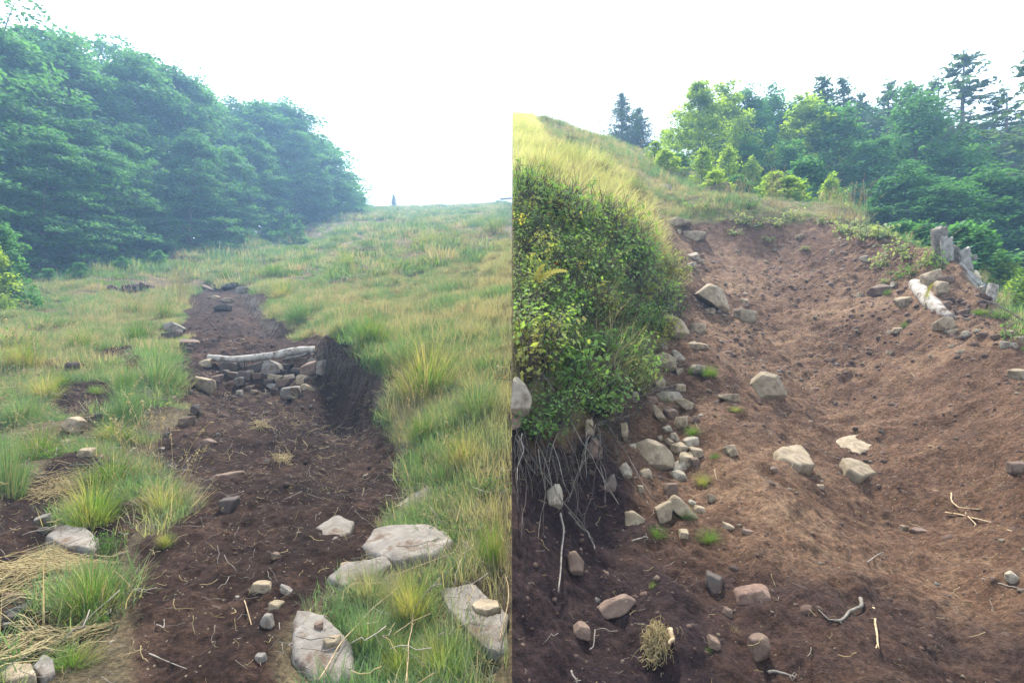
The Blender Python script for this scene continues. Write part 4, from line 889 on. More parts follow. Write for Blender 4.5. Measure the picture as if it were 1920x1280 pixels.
# ------------------------------------------------------------------ grass
def blades(mb, base, az, L, w, th0, curv, segs, rng, shade=None):
    n = len(base); L = np.broadcast_to(L, (n,)); w = np.broadcast_to(w, (n,)); th0 = np.broadcast_to(th0, (n,)); curv = np.broadcast_to(curv, (n,))
    d = np.stack([np.cos(az), np.sin(az), 0 * az], 1); p = np.array(base, float).copy()
    tw = az + math.pi / 2 + rng.normal(0, .5, n); side = np.stack([np.cos(tw), np.sin(tw), 0 * tw], 1)
    V = []
    for j in range(segs + 1):
        f = j / segs
        if j < segs: V += [p - side * (w * (1 - f * .8) / 2)[:, None], p + side * (w * (1 - f * .8) / 2)[:, None]]
        else: V += [p.copy()]
        th = th0 + curv * f; p = p + (L / segs)[:, None] * (d * np.sin(th)[:, None] + np.array([0, 0, 1.0]) * np.cos(th)[:, None])
    m = 2 * segs + 1; V = np.stack(V, 1).reshape(-1, 3); o = np.arange(n)[:, None] * m
    q = np.concatenate([o + np.array([2 * j, 2 * j + 1, 2 * j + 3, 2 * j + 2]) for j in range(segs - 1)]) if segs > 1 else np.zeros((0, 4), int)
    t = o + np.array([2 * segs - 2, 2 * segs - 1, 2 * segs])
    mb.add(V, [q, t], np.repeat(rng.uniform(0, 1, n) if shade is None else shade, m))

def tuft_mesh(name, mat, n, r, L, w, seed, lean=0.35, curv=0.9, segs=3, out=0.6):
    rng = np.random.default_rng(seed); mb = MB()
    rr = np.sqrt(rng.uniform(0, 1, n)) * r; th = rng.uniform(0, 6.28, n); base = np.stack([np.cos(th) * rr, np.sin(th) * rr, -0.02 + 0 * rr], 1)
    az = np.where(rng.uniform(0, 1, n) < out, th + rng.normal(0, .5, n), rng.uniform(0, 6.28, n))
    blades(mb, base, az, rng.uniform(L[0], L[1], n), w * rng.uniform(.6, 1.3, n), np.abs(rng.normal(0, lean, n)) * (0.5 + rr / r), np.abs(rng.normal(0, curv, n)) * .9, segs, rng)
    return mb.mesh(name, M[mat])

def stalk_mesh(name, mat, n, r, L, seed, w=0.004, lean=0.22, curv=0.5, head=True, az0=None):
    rng = np.random.default_rng(seed); mb = MB()
    for i in range(n):
        a = rng.uniform(0, 6.28) if az0 is None else az0 + rng.normal(0, .5); l = rng.uniform(*L); t0 = abs(rng.normal(0, lean)); cv = abs(rng.normal(0, curv)) + .1
        p = np.array([rng.normal(0, r * .5), rng.normal(0, r * .5), -.02]); P = [p]
        for j in range(6):
            th = t0 + cv * (j / 6) ** 2; p = p + l / 6 * np.array([math.cos(a) * math.sin(th), math.sin(a) * math.sin(th), math.cos(th)]); P.append(p)
        P = np.array(P); tube(mb, P, np.linspace(w * .5, w * .3, 7), 3, rng.uniform(0, 1), cap=False)
        if head:
            m = 9; s = rng.uniform(.72, 1, m); c = np.stack([np.interp(s, np.linspace(0, 1, 7), P[:, k]) for k in range(3)], 1)
            add_leaves(mb, c + rng.normal(0, .006, (m, 3)), rng.normal(0, 1, (m, 3)), .022, rng, asp=.3)
    return mb.mesh(name, M[mat])

HID = bpy.data.collections.new('sources')        # not linked to the scene
def proto_set(tagname, meshes):
    c = bpy.data.collections.new('source_' + tagname); out = []
    for k, me in enumerate(meshes):
        o = bpy.data.objects.new(f'{tagname}_{k:02d}', me); c.objects.link(o); out.append(o)
    return c, len(meshes)

def scatter(name, pos, rot, scl, protos, rng, kind='stuff'):
    coll, n = protos; N_ = len(pos)
    me = bpy.data.meshes.new(name); me.vertices.add(N_); me.vertices.foreach_set('co', np.asarray(pos, np.float32).ravel())
    a = me.attributes.new('rot', 'FLOAT_VECTOR', 'POINT'); a.data.foreach_set('vector', np.asarray(rot, np.float32).ravel())
    a = me.attributes.new('scl', 'FLOAT', 'POINT'); a.data.foreach_set('value', np.asarray(scl, np.float32))
    a = me.attributes.new('pick', 'INT', 'POINT'); a.data.foreach_set('value', rng.integers(0, n, N_).astype(np.int32))
    o = bpy.data.objects.new(name, me); link(o); o['kind'] = kind
    ng = bpy.data.node_groups.new(name, 'GeometryNodeTree')
    ng.interface.new_socket('Geometry', in_out='INPUT', socket_type='NodeSocketGeometry'); ng.interface.new_socket('Geometry', in_out='OUTPUT', socket_type='NodeSocketGeometry')
    N, L = ng.nodes, ng.links
    gi = N.new('NodeGroupInput'); go = N.new('NodeGroupOutput'); m2p = N.new('GeometryNodeMeshToPoints'); ins = N.new('GeometryNodeInstanceOnPoints'); ci = N.new('GeometryNodeCollectionInfo')
    ci.inputs['Collection'].default_value = coll; ci.inputs['Separate Children'].default_value = True; ci.inputs['Reset Children'].default_value = True
    def attr(nm, t):
        x = N.new('GeometryNodeInputNamedAttribute'); x.data_type = t; x.inputs['Name'].default_value = nm
        return [s for s in x.outputs if s.enabled and s.name == 'Attribute'][0]
    e2r = N.new('FunctionNodeEulerToRotation')
    L.new(gi.outputs[0], m2p.inputs['Mesh']); L.new(m2p.outputs[0], ins.inputs['Points']); L.new(ci.outputs[0], ins.inputs['Instance'])
    ins.inputs['Pick Instance'].default_value = True
    L.new(attr('pick', 'INT'), ins.inputs['Instance Index']); L.new(attr('rot', 'FLOAT_VECTOR'), e2r.inputs[0]); L.new(e2r.outputs[0], ins.inputs['Rotation']); L.new(attr('scl', 'FLOAT'), ins.inputs['Scale'])
    L.new(ins.outputs[0], go.inputs[0])
    md = o.modifiers.new('scatter', 'NODES'); md.node_group = ng
    return o

P_fine = proto_set('fine', [tuft_mesh('fine', 'grass', 70, .11, (.05, .16), .0042, 100 + k, lean=.45) for k in range(4)] + [tuft_mesh('fine', 'grass_dry', 36, .11, (.06, .18), .0034, 110, lean=.6)])
P_mid = proto_set('mid', [tuft_mesh('mid', 'grass', 110, .22, (.07, .22), .0085, 120 + k, lean=.42, segs=2) for k in range(4)] + [tuft_mesh('mid', 'grass_dry', 60, .22, (.10, .28), .007, 125, lean=.4, segs=2)])
P_far = proto_set('far', [tuft_mesh('far', 'grass', 130, .5, (.13, .38), .025, 130 + k, lean=.40, segs=2) for k in range(4)] + [tuft_mesh('far', 'grass_dry', 60, .5, (.2, .48), .024, 135, lean=.35, segs=2), tuft_mesh('far', 'grass_green', 90, .45, (.2, .5), .036, 136, lean=.4, segs=2)])
P_gold = proto_set('gold', [tuft_mesh('gold', 'grass_gold', 70, .13, (.15, .50), .0075, 140 + k, lean=.3, curv=1.0) for k in range(3)] + [tuft_mesh('gold', 'grass_dry', 40, .13, (.22, .6), .006, 144, lean=.3, curv=1.0)])
P_stalk = proto_set('stalk', [stalk_mesh('stalk', 'grass_dry', 4, .08, (.35, .65), 150 + k) for k in range(3)])

def pick(rng, n, y0, y1, side, xmax=1.06, xlim=None):
    y = np.sqrt(rng.uniform(y0 ** 2, y1 ** 2, n)); x = rng.uniform(0, 1, n) * xmax * y + 0.0
    x = x * side
    if xlim: k = np.abs(x) < xlim; x, y = x[k], y[k]
    return x, y

def tilt_rot(rng, n, t=0.15):
    return np.stack([rng.normal(0, t, n), rng.normal(0, t, n), rng.uniform(0, 6.28, n)], 1)

rg = np.random.default_rng(5)
def lawn(name, n, y0, y1, side, protos, reach, scl, soil_max=0.35, xlim=None, seam_k=1.0, keep=None, tilt=.15, tdir=None, clump=(0.6, 0.5)):
    x, y = pick(rg, n, y0, y1, side, xlim=xlim); mk = soil_mask(side, x, y)
    # thin out towards and on the bare soil
    k = rg.uniform(0, 1, len(x)) > np.clip(mk / soil_max, 0, 1) * 1.02
    if keep is not None: k &= keep(x, y)
    if y1 < 10:
        for sp_ in SLABS:
            if np.abs(sp_[:, 0]).max() * side * sp_[0, 0] > -9 and (sp_[0, 0] * side > 0): k &= sdist(x, y, sp_) < -.02
    x, y, mk = x[k], y[k], mk[k]
    s = rg.uniform(scl[0], scl[1], len(x)) * (1 + clump[0] * 2 * fbm(x, y, clump[1] * np.clip(y.mean() / 4, 1, 6), 61, 2))
    k = np.abs(x) > reach * s * seam_k; x, y, s = x[k], y[k], s[k]
    z = height(side, x, y, mk[k]); rot = tilt_rot(rg, len(x), tilt)
    if tdir is not None: rot[:, 2] = 0; rot[:, :2] += np.array(tdir)
    return scatter(name, np.stack([x, y, z], 1), rot, s, protos, rg)

def thin_left(x, y):
    """broken turf left of the path: tufts with bare earth between"""
    w = np.clip((-x - .40 * y - .15) / .5, 0, 1) * np.clip((8.8 - y) / 2, 0, 1)
    return fbm(x, y, .42, 71, 3) + rg.uniform(-.12, .12, len(x)) > -.9 + .98 * w
lawn('grass', 16000, 1.6, 8.5, -1, P_fine, .22, (.6, 1.3), soil_max=.3, keep=thin_left, seam_k=.7)
lawn('grass', 19000, 6.5, 22, -1, P_mid, .45, (.45, 1.15), keep=thin_left, clump=(.75, .32), seam_k=.55)
lawn('grass', 18000, 20, 95, -1, P_far, .7, (.4, 1.1), xlim=22.5, seam_k=.5, clump=(.9, .35))
lawn('grass', 1500, 3, 30, -1, P_stalk, .4, (.7, 1.2), soil_max=.2)
lawn('grass', 420, 4, 16, 1, P_stalk, .4, (.7, 1.2), soil_max=.2, tdir=(0, .3))
# blades filling the strip along the place where the slopes meet
mbs = MB(); y = np.sqrt(rg.uniform(1.9 ** 2, 24 ** 2, 62000)); wdt = np.clip(.09 * y, .3, .9); x = -rg.uniform(0, 1, len(y)) * wdt - .004
mk = soil_mask(-1, x, y); k = mk < .4
for sp_ in SLABS:
    if sp_[0, 0] < 0: k &= sdist(x, y, sp_) < -.01
x, y, mk = x[k], y[k], mk[k]; z = height(-1, x, y, mk) - .02; n = len(x)
sz = np.clip(.7 + y * .03, .7, 1.3); L = rg.uniform(.12, .34, n) * sz * (1 + fbm(x, y, .5, 61, 2)); az = rg.uniform(0, 6.28, n)
tb = MB(); blades(tb, np.stack([x, y, z], 1), az, L, .0045 * np.clip(y / 3.2, .9, 7), np.abs(rg.normal(0, .4, n)), np.abs(rg.normal(0, .8, n)), 3, rg)
VV = tb.v[0].reshape(n, 7, 3); ok = VV[:, :, 0].max(1) < -.001
tb2 = MB(); o = np.arange(ok.sum())[:, None] * 7
tb2.add(VV[ok].reshape(-1, 3), [np.concatenate([o + np.array(a) for a in ([0, 1, 3, 2], [2, 3, 5, 4])]), o + np.array([4, 5, 6])], tb.a[0].reshape(n, 7)[ok].ravel())
tag(tb2.build('grass', M['grass']), kind='stuff')

SHRUB_ZONE = plan([(961,850),(1000,838),(1060,805),(1130,762),(1200,692),(1245,632),(1254,560),(1238,505),(1185,485),(1110,445),(1045,405),(961,385)])
in_sh = lambda x, y: sdist(x, y, SHRUB_ZONE)
lawn('grass', 4800, 3, 12, 1, P_gold, .5, (.4, 1.05), keep=lambda x, y: (in_sh(x, y) < 0.12) & (960 + F * x / y < 1275), tilt=.32, tdir=(0.03, 0.26), seam_k=.6)
lawn('grass', 4200, 11, 26, 1, P_mid, .45, (.6, 1.2), keep=lambda x, y: 960 + F * x / y < 1400, tilt=.12, tdir=(0, .25), seam_k=.6)
lawn('grass', 2600, 12, 20, 1, P_mid, .45, (.5, 1.0), keep=lambda x, y: (960 + F * x / y > 1220))
lawn('grass', 3000, 6, 13, 1, P_mid, .45, (.5, 1.1), keep=lambda x, y: (960 + F * x / y > 1640))
lawn('grass', 1300, 3.5, 10, 1, P_gold, .5, (.4, .75), keep=lambda x, y: in_sh(x, y) > 0, tilt=.2, tdir=(0, .3), seam_k=1.2)
# seam strip on the right bank
y = np.sqrt(rg.uniform(3.6 ** 2, 22 ** 2, 16000)); x = rg.uniform(.004, 1, len(y)) * np.clip(.06 * y, .3, .8); k = in_sh(x, y) < .25; x, y = x[k], y[k]; n = len(x)
tb = MB(); blades(tb, np.stack([x, y, height(1, x, y) - .02], 1), rg.normal(0, .9, n), rg.uniform(.2, .5, n), .005 * np.clip(y / 5, .9, 4), np.abs(rg.normal(.2, .3, n)), np.abs(rg.normal(.3, .7, n)), 3, rg)
VV = tb.v[0].reshape(n, 7, 3); ok = VV[:, :, 0].min(1) > .001; o = np.arange(ok.sum())[:, None] * 7; tb2 = MB()
tb2.add(VV[ok].reshape(-1, 3), [np.concatenate([o + np.array(a) for a in ([0, 1, 3, 2], [2, 3, 5, 4])]), o + np.array([4, 5, 6])], tb.a[0].reshape(n, 7)[ok].ravel())
tag(tb2.build('grass', M['grass_gold']), kind='stuff')

# ------------------------------------------------------------------ tussocks, one object each
def tuss_mesh(name, mat, n, r, L, w, seed, dry=0.0):
    rng = np.random.default_rng(seed); mb = MB(); rr = np.sqrt(rng.uniform(0, 1, n)) * r; th = rng.uniform(0, 6.28, n)
    base = np.stack([np.cos(th) * rr, np.sin(th) * rr, (.10 * (1 - (rr / r) ** 2)) - .04], 1)
    blades(mb, base, th + rng.normal(0, .45, n), rng.uniform(*L, n) * (1 - .25 * rr / r), w * rng.uniform(.6, 1.3, n), .15 + .75 * rr / r * rng.uniform(.5, 1.2, n), rng.uniform(.2, 1.4, n), 4, rng)
    return mb
TUS = [tuss_mesh('t', 'grass_green', 620, .15, (.20, .38), .0045, 200 + k) for k in range(3)]
TUS_M = [t.mesh('tussock', M['grass_green']) for t in TUS]
TUS_D = [tuss_mesh('t', 'grass_dry', 150, .15, (.18, .36), .004, 210 + k).mesh('dry_blades', M['grass_dry']) for k in range(3)]
TUS_G = [tuss_mesh('t', 'grass', 560, .17, (.22, .42), .005, 220 + k).mesh('tussock', M['grass']) for k in range(3)]

def clipped(me, mw, side, mat_idx=0):
    """copy of a mesh without the faces that cross the line x = 0 where the two slopes meet"""
    n = len(me.vertices); co = np.empty(n * 3, np.float32); me.vertices.foreach_get('co', co); co = co.reshape(n, 3)
    W = co @ np.array(mw.to_3x3()).T + np.array(mw.translation); bad = W[:, 0] * side < 0.002
    if not bad.any(): return me
    m2 = me.copy(); bm = bmesh.new(); bm.from_mesh(m2); bm.verts.ensure_lookup_table()
    # drop whole leaves or blades (islands) that touch the line
    seen = set(); kill = []
    for i in np.nonzero(bad)[0]:
        v = bm.verts[int(i)]
        if v in seen: continue
        st = [v]; seen.add(v)
        while st:
            q = st.pop(); kill.append(q)
            for e in q.link_edges:
                w = e.other_vert(q)
                if w not in seen: seen.add(w); st.append(w)
    bmesh.ops.delete(bm, geom=kill, context='VERTS'); bm.to_mesh(m2); bm.free(); return m2

def tuft_thing(kind, meshes, px, row, w, h, label, cat, group=None, seed=0, w0=.62, h0=.33, tilt=(0, 0), Y=None, sink=.02):
    rng = np.random.default_rng(seed + 999); p = at(px, row)
    if Y: p = np.array([(px - 960) / F * Y, Y, ground((px - 960) / F * Y, Y)])
    k = p[1] / F; sx = w * k / w0; sz = h * k / h0; side = -1 if px < 960 else 1
    r = empty(kind, (p[0], p[1], p[2] - sink), 0, label, cat, group)
    r.rotation_euler = (tilt[0], tilt[1], rng.uniform(0, 6.28)); r.scale = (sx, sx, sz)
    mw = Matrix.LocRotScale(r.location, r.rotation_euler, r.scale)
    for nm, me in meshes:
        reach = 1.0 * sx
        if abs(p[0]) < reach: me = clipped(me, mw, side)
        o = bpy.data.objects.new(nm, me); link(o); o.parent = r
    return r

tl = [(170,1150,150,130,'big round green tussock in the lower left, beside the straw heap'),(172,985,140,105,'green tussock with yellow tips above the flat grey rock'),(207,905,135,62,'low shaded tussock above the yellow tipped one'),(305,955,115,60,'dark flattened tussock at the trail edge'),
 (135,1245,115,52,'small bluish tussock near the bottom left'),(15,930,80,150,'tall tussock cut by the left picture edge'),(72,860,98,78,'tussock on a mound left of the standing tan stone'),(236,790,78,90,'upright tussock right of the bare patch'),
 (215,825,95,48,'dark green low tuft under the upright tussock'),(292,730,118,85,'tussock with long dry skirt hanging over the trail edge'),(235,735,52,50,'green tuft joined to the skirted tussock'),(312,1020,46,30,'tiny green tuft on the trail edge'),(150,655,70,50,'green tuft above the round soil clod'),
 (45,690,90,70,'large green tussock in the meadow near the left edge'),(85,745,80,55,'green tussock below the large meadow one'),(40,790,80,60,'yellowish tussock at left above the mound'),(260,640,70,48,'tussock by the trailside stone stack'),(310,598,50,38,'tussock with a dark base over the topmost stacked stone'),
 (250,592,55,36,'tussock in the dry grass left of the upper trail'),(112,722,50,28,'short dark tuft under the round soil clod'),(182,735,44,22,'short dark tuft in the bare patch'),
 (690,1120,110,75,'reddish bushy tuft in front of the largest slab, left part'),(770,1160,130,110,'bushy tuft between the boulder and the broad slab'),(690,1210,95,100,'bushy tuft leaning over the square edged boulder'),(830,1265,150,95,'bright green tuft at the bottom by the broad slab'),(745,1265,100,85,'green tuft at the bottom between boulder and slab'),
 (800,745,170,130,'large overhanging tussock at the gully rim'),(760,690,95,75,'tussock on the gully rim above the large one'),(700,640,90,55,'tussock on the rim above the log'),(640,628,70,40,'tussock at the inner corner of the gully rim'),(790,830,70,70,'tussock with pinkish dry skirt beside the trail'),
 (560,600,70,45,'yellowish tussock on the rim of the upper trail'),(530,560,60,40,'tussock above the shaded upper bank'),(515,520,70,36,'bright green bush like tussock beyond the trail head'),(425,525,44,28,'tussock hanging over the trail head'),(395,530,30,20,'small tuft left of the hanging one at the trail head'),
 (870,870,110,75,'green tussock right of the lower trail'),(830,910,70,55,'rust tinted tuft at the trail edge'),(925,1060,90,110,'tall soft tussock at the right of the largest slab'),(900,780,110,80,'meadow tussock in long yellow grass'),
 (655,500,60,30,'green bush like tussock in the middle of the meadow'),(800,460,80,28,'bluish rush tussock in the upper meadow'),(925,440,70,36,'bluish tussock in the upper meadow by the photo seam'),(560,470,30,14,'dark tuft row in the upper meadow, left end'),(640,455,60,16,'dark tuft row in the upper meadow, middle'),(720,430,60,14,'dark tuft row in the upper meadow, right end')]
for i, (a, b, w, h, lb) in enumerate(tl):
    gm = TUS_M if ('green' in lb or 'dark' in lb or 'blui' in lb or i % 2 == 0) else TUS_G
    ms = [('green_blades', gm[i % 3])]
    if i % 3 != 1 and 'bright' not in lb: ms.append(('dry_blades', TUS_D[i % 3]))
    tuft_thing('grass_tussock', ms, a, b, w * 1.05, h * 1.1, lb, 'tussock', None, i)
tr_ = [(1318,905,50,28,'bright green tuft right of the largest slab'),(1342,860,32,18,'short green tuft by the flat topped block'),(1300,818,44,24,'green strip tuft above the bank stones'),(1330,706,44,26,'thin grass below the pale block'),(1284,975,50,36,'green tuft growing over the long brick of stone'),
 (1232,1003,50,26,'green tuft left of the long brick of stone'),(1330,1012,60,30,'flattened tuft right of the long brick of stone'),(1298,700,24,18,'tiny tuft beside the twig crossed stone'),(1697,614,20,18,'small bright tuft on the slope below the log'),(1664,556,22,14,'grass sprig by the two toned stone'),
 (1836,590,34,16,'grass tuft below the heaped clods'),(1920,655,16,14,'green tuft cut by the right edge rubble'),(1380,768,40,12,'thin grass by the flat tan stone'),(1375,1185,36,28,'dry yellow tuft in the root tangle'),(1325,1215,26,16,'tiny tuft by the rust brown hollow'),(1225,1100,22,20,'tiny tuft in the shaded soil'),(1250,752,26,14,'thin grass on the pale flat topped slab')]
for i, (a, b, w, h, lb) in enumerate(tr_): tuft_thing('grass_tuft', [('green_blades', TUS_M[i % 3] if 'dry' not in lb else TUS_D[0])], a, b, w, h, lb, 'grass tuft', None, i + 70)

# tall dry seed grass
SEED = [stalk_mesh('seed_stalks', 'grass_dry', 34, .22, (.55, 1.0), 300 + k, w=.006, lean=.16) for k in range(2)]
for i, (a, b, w, h, lb) in enumerate([(340,570,60,85,'pale dry seed grass standing left of the upper trail'),(1600,415,90,75,'tall reddish dry grass fan behind the trail'),(1560,412,60,60,'dry grass clump left of the tall fan'),(1455,388,50,75,'tall thin dry stalks above the trail head'),(1390,372,50,40,'dry grass beside the dark rounded boulder')]):
    tuft_thing('dry_grass_clump', [('stalks', SEED[i % 2]), ('dry_blades', TUS_D[i % 3])], a, b, w, h, lb, 'dry grass', None, i + 90, w0=.75, h0=.85)

def px_curve(name, pts, r0, r1, mat, label, cat, group=None, lift=0.03, Ys=None, wig=0.004, seed=0, sides=5, side_twigs=0, parent=None):
    """thin stem through points of the photo, lying just above the slope"""
    rng = np.random.default_rng(seed); P = []
    for k, (a, b) in enumerate(pts):
        y = Ys[k] if Ys else hit(a, b)[1]; y -= lift * (1 if Ys is None else 0) * (1 + .5 * rng.uniform()); P.append([(a - 960) / F * y, y, (640 - b) / F * y])
    P = np.array(P); m = max(8, 5 * len(P)); t = np.linspace(0, len(P) - 1, m); Q = np.stack([np.interp(t, np.arange(len(P)), P[:, c]) for c in range(3)], 1)
    Q += np.cumsum(rng.normal(0, wig, Q.shape), 0) * (Q[:, 1].mean() / 3) * .8
    for _ in range(2): Q[1:-1] = (Q[:-2] + 2 * Q[1:-1] + Q[2:]) / 4
    if P[:, 0].mean() > 0: Q[:, 0] = np.maximum(Q[:, 0], .006)
    o = Q[0].copy(); mb = MB(); tube(mb, Q - o, np.linspace(r0, r1, m), sides)
    for s in range(side_twigs):
        i = rng.integers(2, m - 2); d = Q[min(i + 2, m - 1)] - Q[i]; l = np.linalg.norm(Q[-1] - Q[0]) * rng.uniform(.12, .3)
        d = d / (np.linalg.norm(d) + 1e-9) + rng.normal(0, .6, 3); d /= np.linalg.norm(d); e = Q[i] + d * l
        if P[:, 0].mean() > 0: e[0] = max(e[0], .006)
        tube(mb, np.stack([Q[i], (Q[i] + e) / 2 + rng.normal(0, .01, 3), e]) - o, [r1 * .9, r1 * .7, r1 * .4], 4)
    ob = mb.build(name, M[mat], parent); ob.location = o
    return tag(ob, label, cat, group)

# long stalks bending over the stones at the foot of the left slope
for i, (pts, lb) in enumerate([([(598,1275),(640,1200),(700,1140),(757,1093)],'long straw stalk leaning right over the square edged boulder'),([(762,1285),(770,1215),(778,1150)],'upright straw stalk in the bushy tuft'),([(742,1190),(775,1170),(812,1156)],'bent straw stalk in the bushy tuft'),
   ([(764,1080),(761,1030),(759,985)],'thin dark stalk left of the pair before the largest slab'),([(788,1090),(782,1030),(780,950)],'thin dark stalk with a dry head before the largest slab'),([(905,1055),(915,1010),(935,965)],'straw stalk beside the tall soft tussock'),([(905,865),(925,820),(955,782)],'long pale stalk in the meadow at the photo seam'),
   ([(955,918),(935,898),(918,884)],'bent wheat coloured seed head at the photo seam'),([(937,1200),(960-6,1120),(948,1080)],'thin stalk over the broad slab'),([(730,1080),(850,1042),(862,1022)],'arched straw over the largest slab')]):
    px_curve('grass_stalk', pts, .0028, .0018, 'root_orange' if i != 3 and i != 4 else 'root_dark', lb, 'grass stalk', None, lift=.10, seed=i)

# ------------------------------------------------------------------ herbs, ferns, shrubs
def herb_mesh(mat, seed, n_st=16, h=.26, r=.16, leaf=.05, per=7):
    rng = np.random.default_rng(seed); st = MB(); lf = MB()
    for i in range(n_st):
        a = rng.uniform(0, 6.28); l = h * rng.uniform(.5, 1.1); b = np.array([rng.normal(0, r * .4), rng.normal(0, r * .4), -.02]); e = b + np.array([math.cos(a) * r * rng.uniform(.3, 1), math.sin(a) * r * rng.uniform(.3, 1), l])
        P = np.stack([b, (b + e) / 2 + rng.normal(0, .012, 3), e]); tube(st, P, [.003, .0025, .0015], 4)
        s = rng.uniform(.25, 1, per); c = np.stack([np.interp(s, [0, .5, 1], P[:, k]) for k in range(3)], 1) + rng.normal(0, leaf * .55, (per, 3))
        add_leaves(lf, c, np.array([0, 0, 1]) + rng.normal(0, .5, (per, 3)), leaf * rng.uniform(.6, 1.25, per), rng, asp=.6)
    return st.mesh('stems', M['root_dark']), lf.mesh('leaves', M[mat])
HERB = [herb_mesh('herb', 400 + k) for k in range(3)]; HERBP = [herb_mesh('herb_pale', 410 + k, leaf=.07) for k in range(3)]
HERBF = [herb_mesh('herb', 420 + k, n_st=60, h=.24, r=.24, leaf=.026, per=16) for k in range(2)]
hb = [(840,1000,70,50,HERBF,'green herb patch behind the largest slab'),(885,1015,80,60,HERBF,'green herb patch right of the largest slab'),(915,930,90,60,HERBF,'leafy green herbs at the right under yellow grass'),(865,960,60,40,HERBF,'dark green herbs over the long pointed slab'),(85,860,40,34,HERB,'small dark herb under the mound tussock'),
 (175,1190,46,40,HERB,'yellow green seedling at the foot of the big round tussock'),(205,1035,40,60,HERBF,'small leafy plant behind the big round tussock'),(665,1145,40,34,HERB,'leafy sprig in the bushy tuft'),(845,1300,60,40,HERB,'leafy herbs at the bottom by the broad slab'),(635,1075,14,12,HERB,'single green seedling by the half buried slab'),
 (100,615,60,26,HERBF,'green herb clump in the left meadow'),(30,650,60,40,HERB,'bright fern like plant at left in the meadow'),
 (1650,505,40,40,HERBP,'pale leafy plant at the left of the berm plants'),(1685,520,50,30,HERB,'broad leaved green plant low on the berm'),(1712,518,44,28,HERB,'green plant right of the broad leaved one on the berm'),(1740,500,50,34,HERBP,'pale nettle like plant before the broken post'),(1765,505,44,50,HERB,'tall green plant leaning on the upright plank'),(1700,488,44,26,HERBP,'yellowish plant in the middle of the berm'),
 (1660,533,22,14,HERBP,'small pale rosette below the berm plants'),(1590,440,50,40,HERBP,'yellow green plants on the berm top, left end'),(1620,448,50,36,HERBP,'yellow green plants on the berm top'),(1655,450,60,36,HERBP,'brownish plants on the berm top, right end'),(1690,470,50,34,HERBP,'fern like plants before the dark beeches'),
 (1540,420,40,22,HERBP,'pale plants behind the trail'),(1485,412,40,26,HERBP,'pale rosette plant on the back bank'),(1460,425,36,24,HERBP,'pale rosette plant low on the back bank'),(1420,428,34,22,HERBP,'pale rosette plant in the middle of the back bank'),(1395,420,34,28,HERBP,'pale rosette plant near the slabs'),(1380,440,26,16,HERBP,'small rosette by the slabs'),(1400,392,50,26,HERB,'green plants under the dark rounded boulder'),(1300,400,60,34,HERB,'green bilberry patch above the long flat slab'),(1340,398,44,26,HERB,'green bilberry patch right of the first patch'),(1442,452,24,14,HERBP,'tiny rosette at the back of the trail'),(1510,470,18,10,HERBP,'single seedling at the back of the trail'),
 (1890,560,60,60,HERB,'bright green plants behind the whitish stake'),(1915,600,50,70,HERB,'tall bright green plants at the right picture edge'),(1900,640,50,50,HERB,'dark green plants at the rubble edge'),(1870,600,40,30,HERBF,'fine green plants under the thin branch'),(1740,578,14,30,HERB,'yellow green sprig growing beside the pale log')]
for i, (a, b, w, h, pr, lb) in enumerate(hb):
    s_, l_ = pr[i % len(pr)]; tuft_thing('leafy_plant', [('stems', s_), ('leaves', l_)], a, b, w, h, lb, 'plant', None, i + 120, w0=.42, h0=.30)

def bush_mesh(seed, n_st=38, r=.34, h=.34, leaf=.042, per=22, mat='shrub', bare=34):
    rng = np.random.default_rng(seed); st = MB(); lf = MB()
    for i in range(n_st + bare):
        a = rng.uniform(0, 6.28); q = math.sqrt(rng.uniform(0, 1)); hh = h * math.sqrt(max(.08, 1 - .75 * q * q)) * rng.uniform(.65, 1.15)
        b = np.array([rng.normal(0, r * .3), rng.normal(0, r * .3), -.05]); e = np.array([math.cos(a) * r * q, math.sin(a) * r * q, hh]); m = (b + e) / 2 + rng.normal(0, .035, 3)
        P = np.stack([b, m, e]); tube(st, P, [.0035, .0028, .0014], 4)
        if i >= n_st:
            for s in range(3):
                f = e + rng.normal(0, .07, 3) + [0, 0, .03]; tube(st, np.stack([m * .4 + e * .6, (m + f) / 2 * .5 + e * .5, f]), [.002, .0016, .001], 3)
            continue
        s = rng.uniform(.35, 1.08, per); c = np.stack([np.interp(np.minimum(s, 1), [0, .5, 1], P[:, k]) for k in range(3)], 1) + rng.normal(0, .038, (per, 3))
        add_leaves(lf, c, np.array([math.cos(a) * q, math.sin(a) * q, .9]) + rng.normal(0, .55, (per, 3)), leaf * rng.uniform(.6, 1.3, per), rng, asp=.58, shade=np.clip(rng.uniform(0, .6) + rng.uniform(0, .4, per), 0, 1))
    return st.mesh('stems', M['root_dark']), lf.mesh('leaves', M[mat])
BUSH = [bush_mesh(500), bush_mesh(501, leaf=.034, per=30), bush_mesh(502, h=.42, n_st=26, bare=60), bush_mesh(503, leaf=.040, n_st=34)]
rb = np.random.default_rng(9); pts = []
tries = 0
while len(pts) < 112 and tries < 9000:
    tries += 1
    y = rb.uniform(3.0, 8.6); x = rb.uniform(.05, 2.4)
    if in_sh(np.array([x]), np.array([y]))[0] < .02 + .25 * rb.uniform() ** 3: continue
    if all((x - a) ** 2 + (y - b) ** 2 > (.115 + .008 * y) ** 2 for a, b in pts): pts.append((x, y))
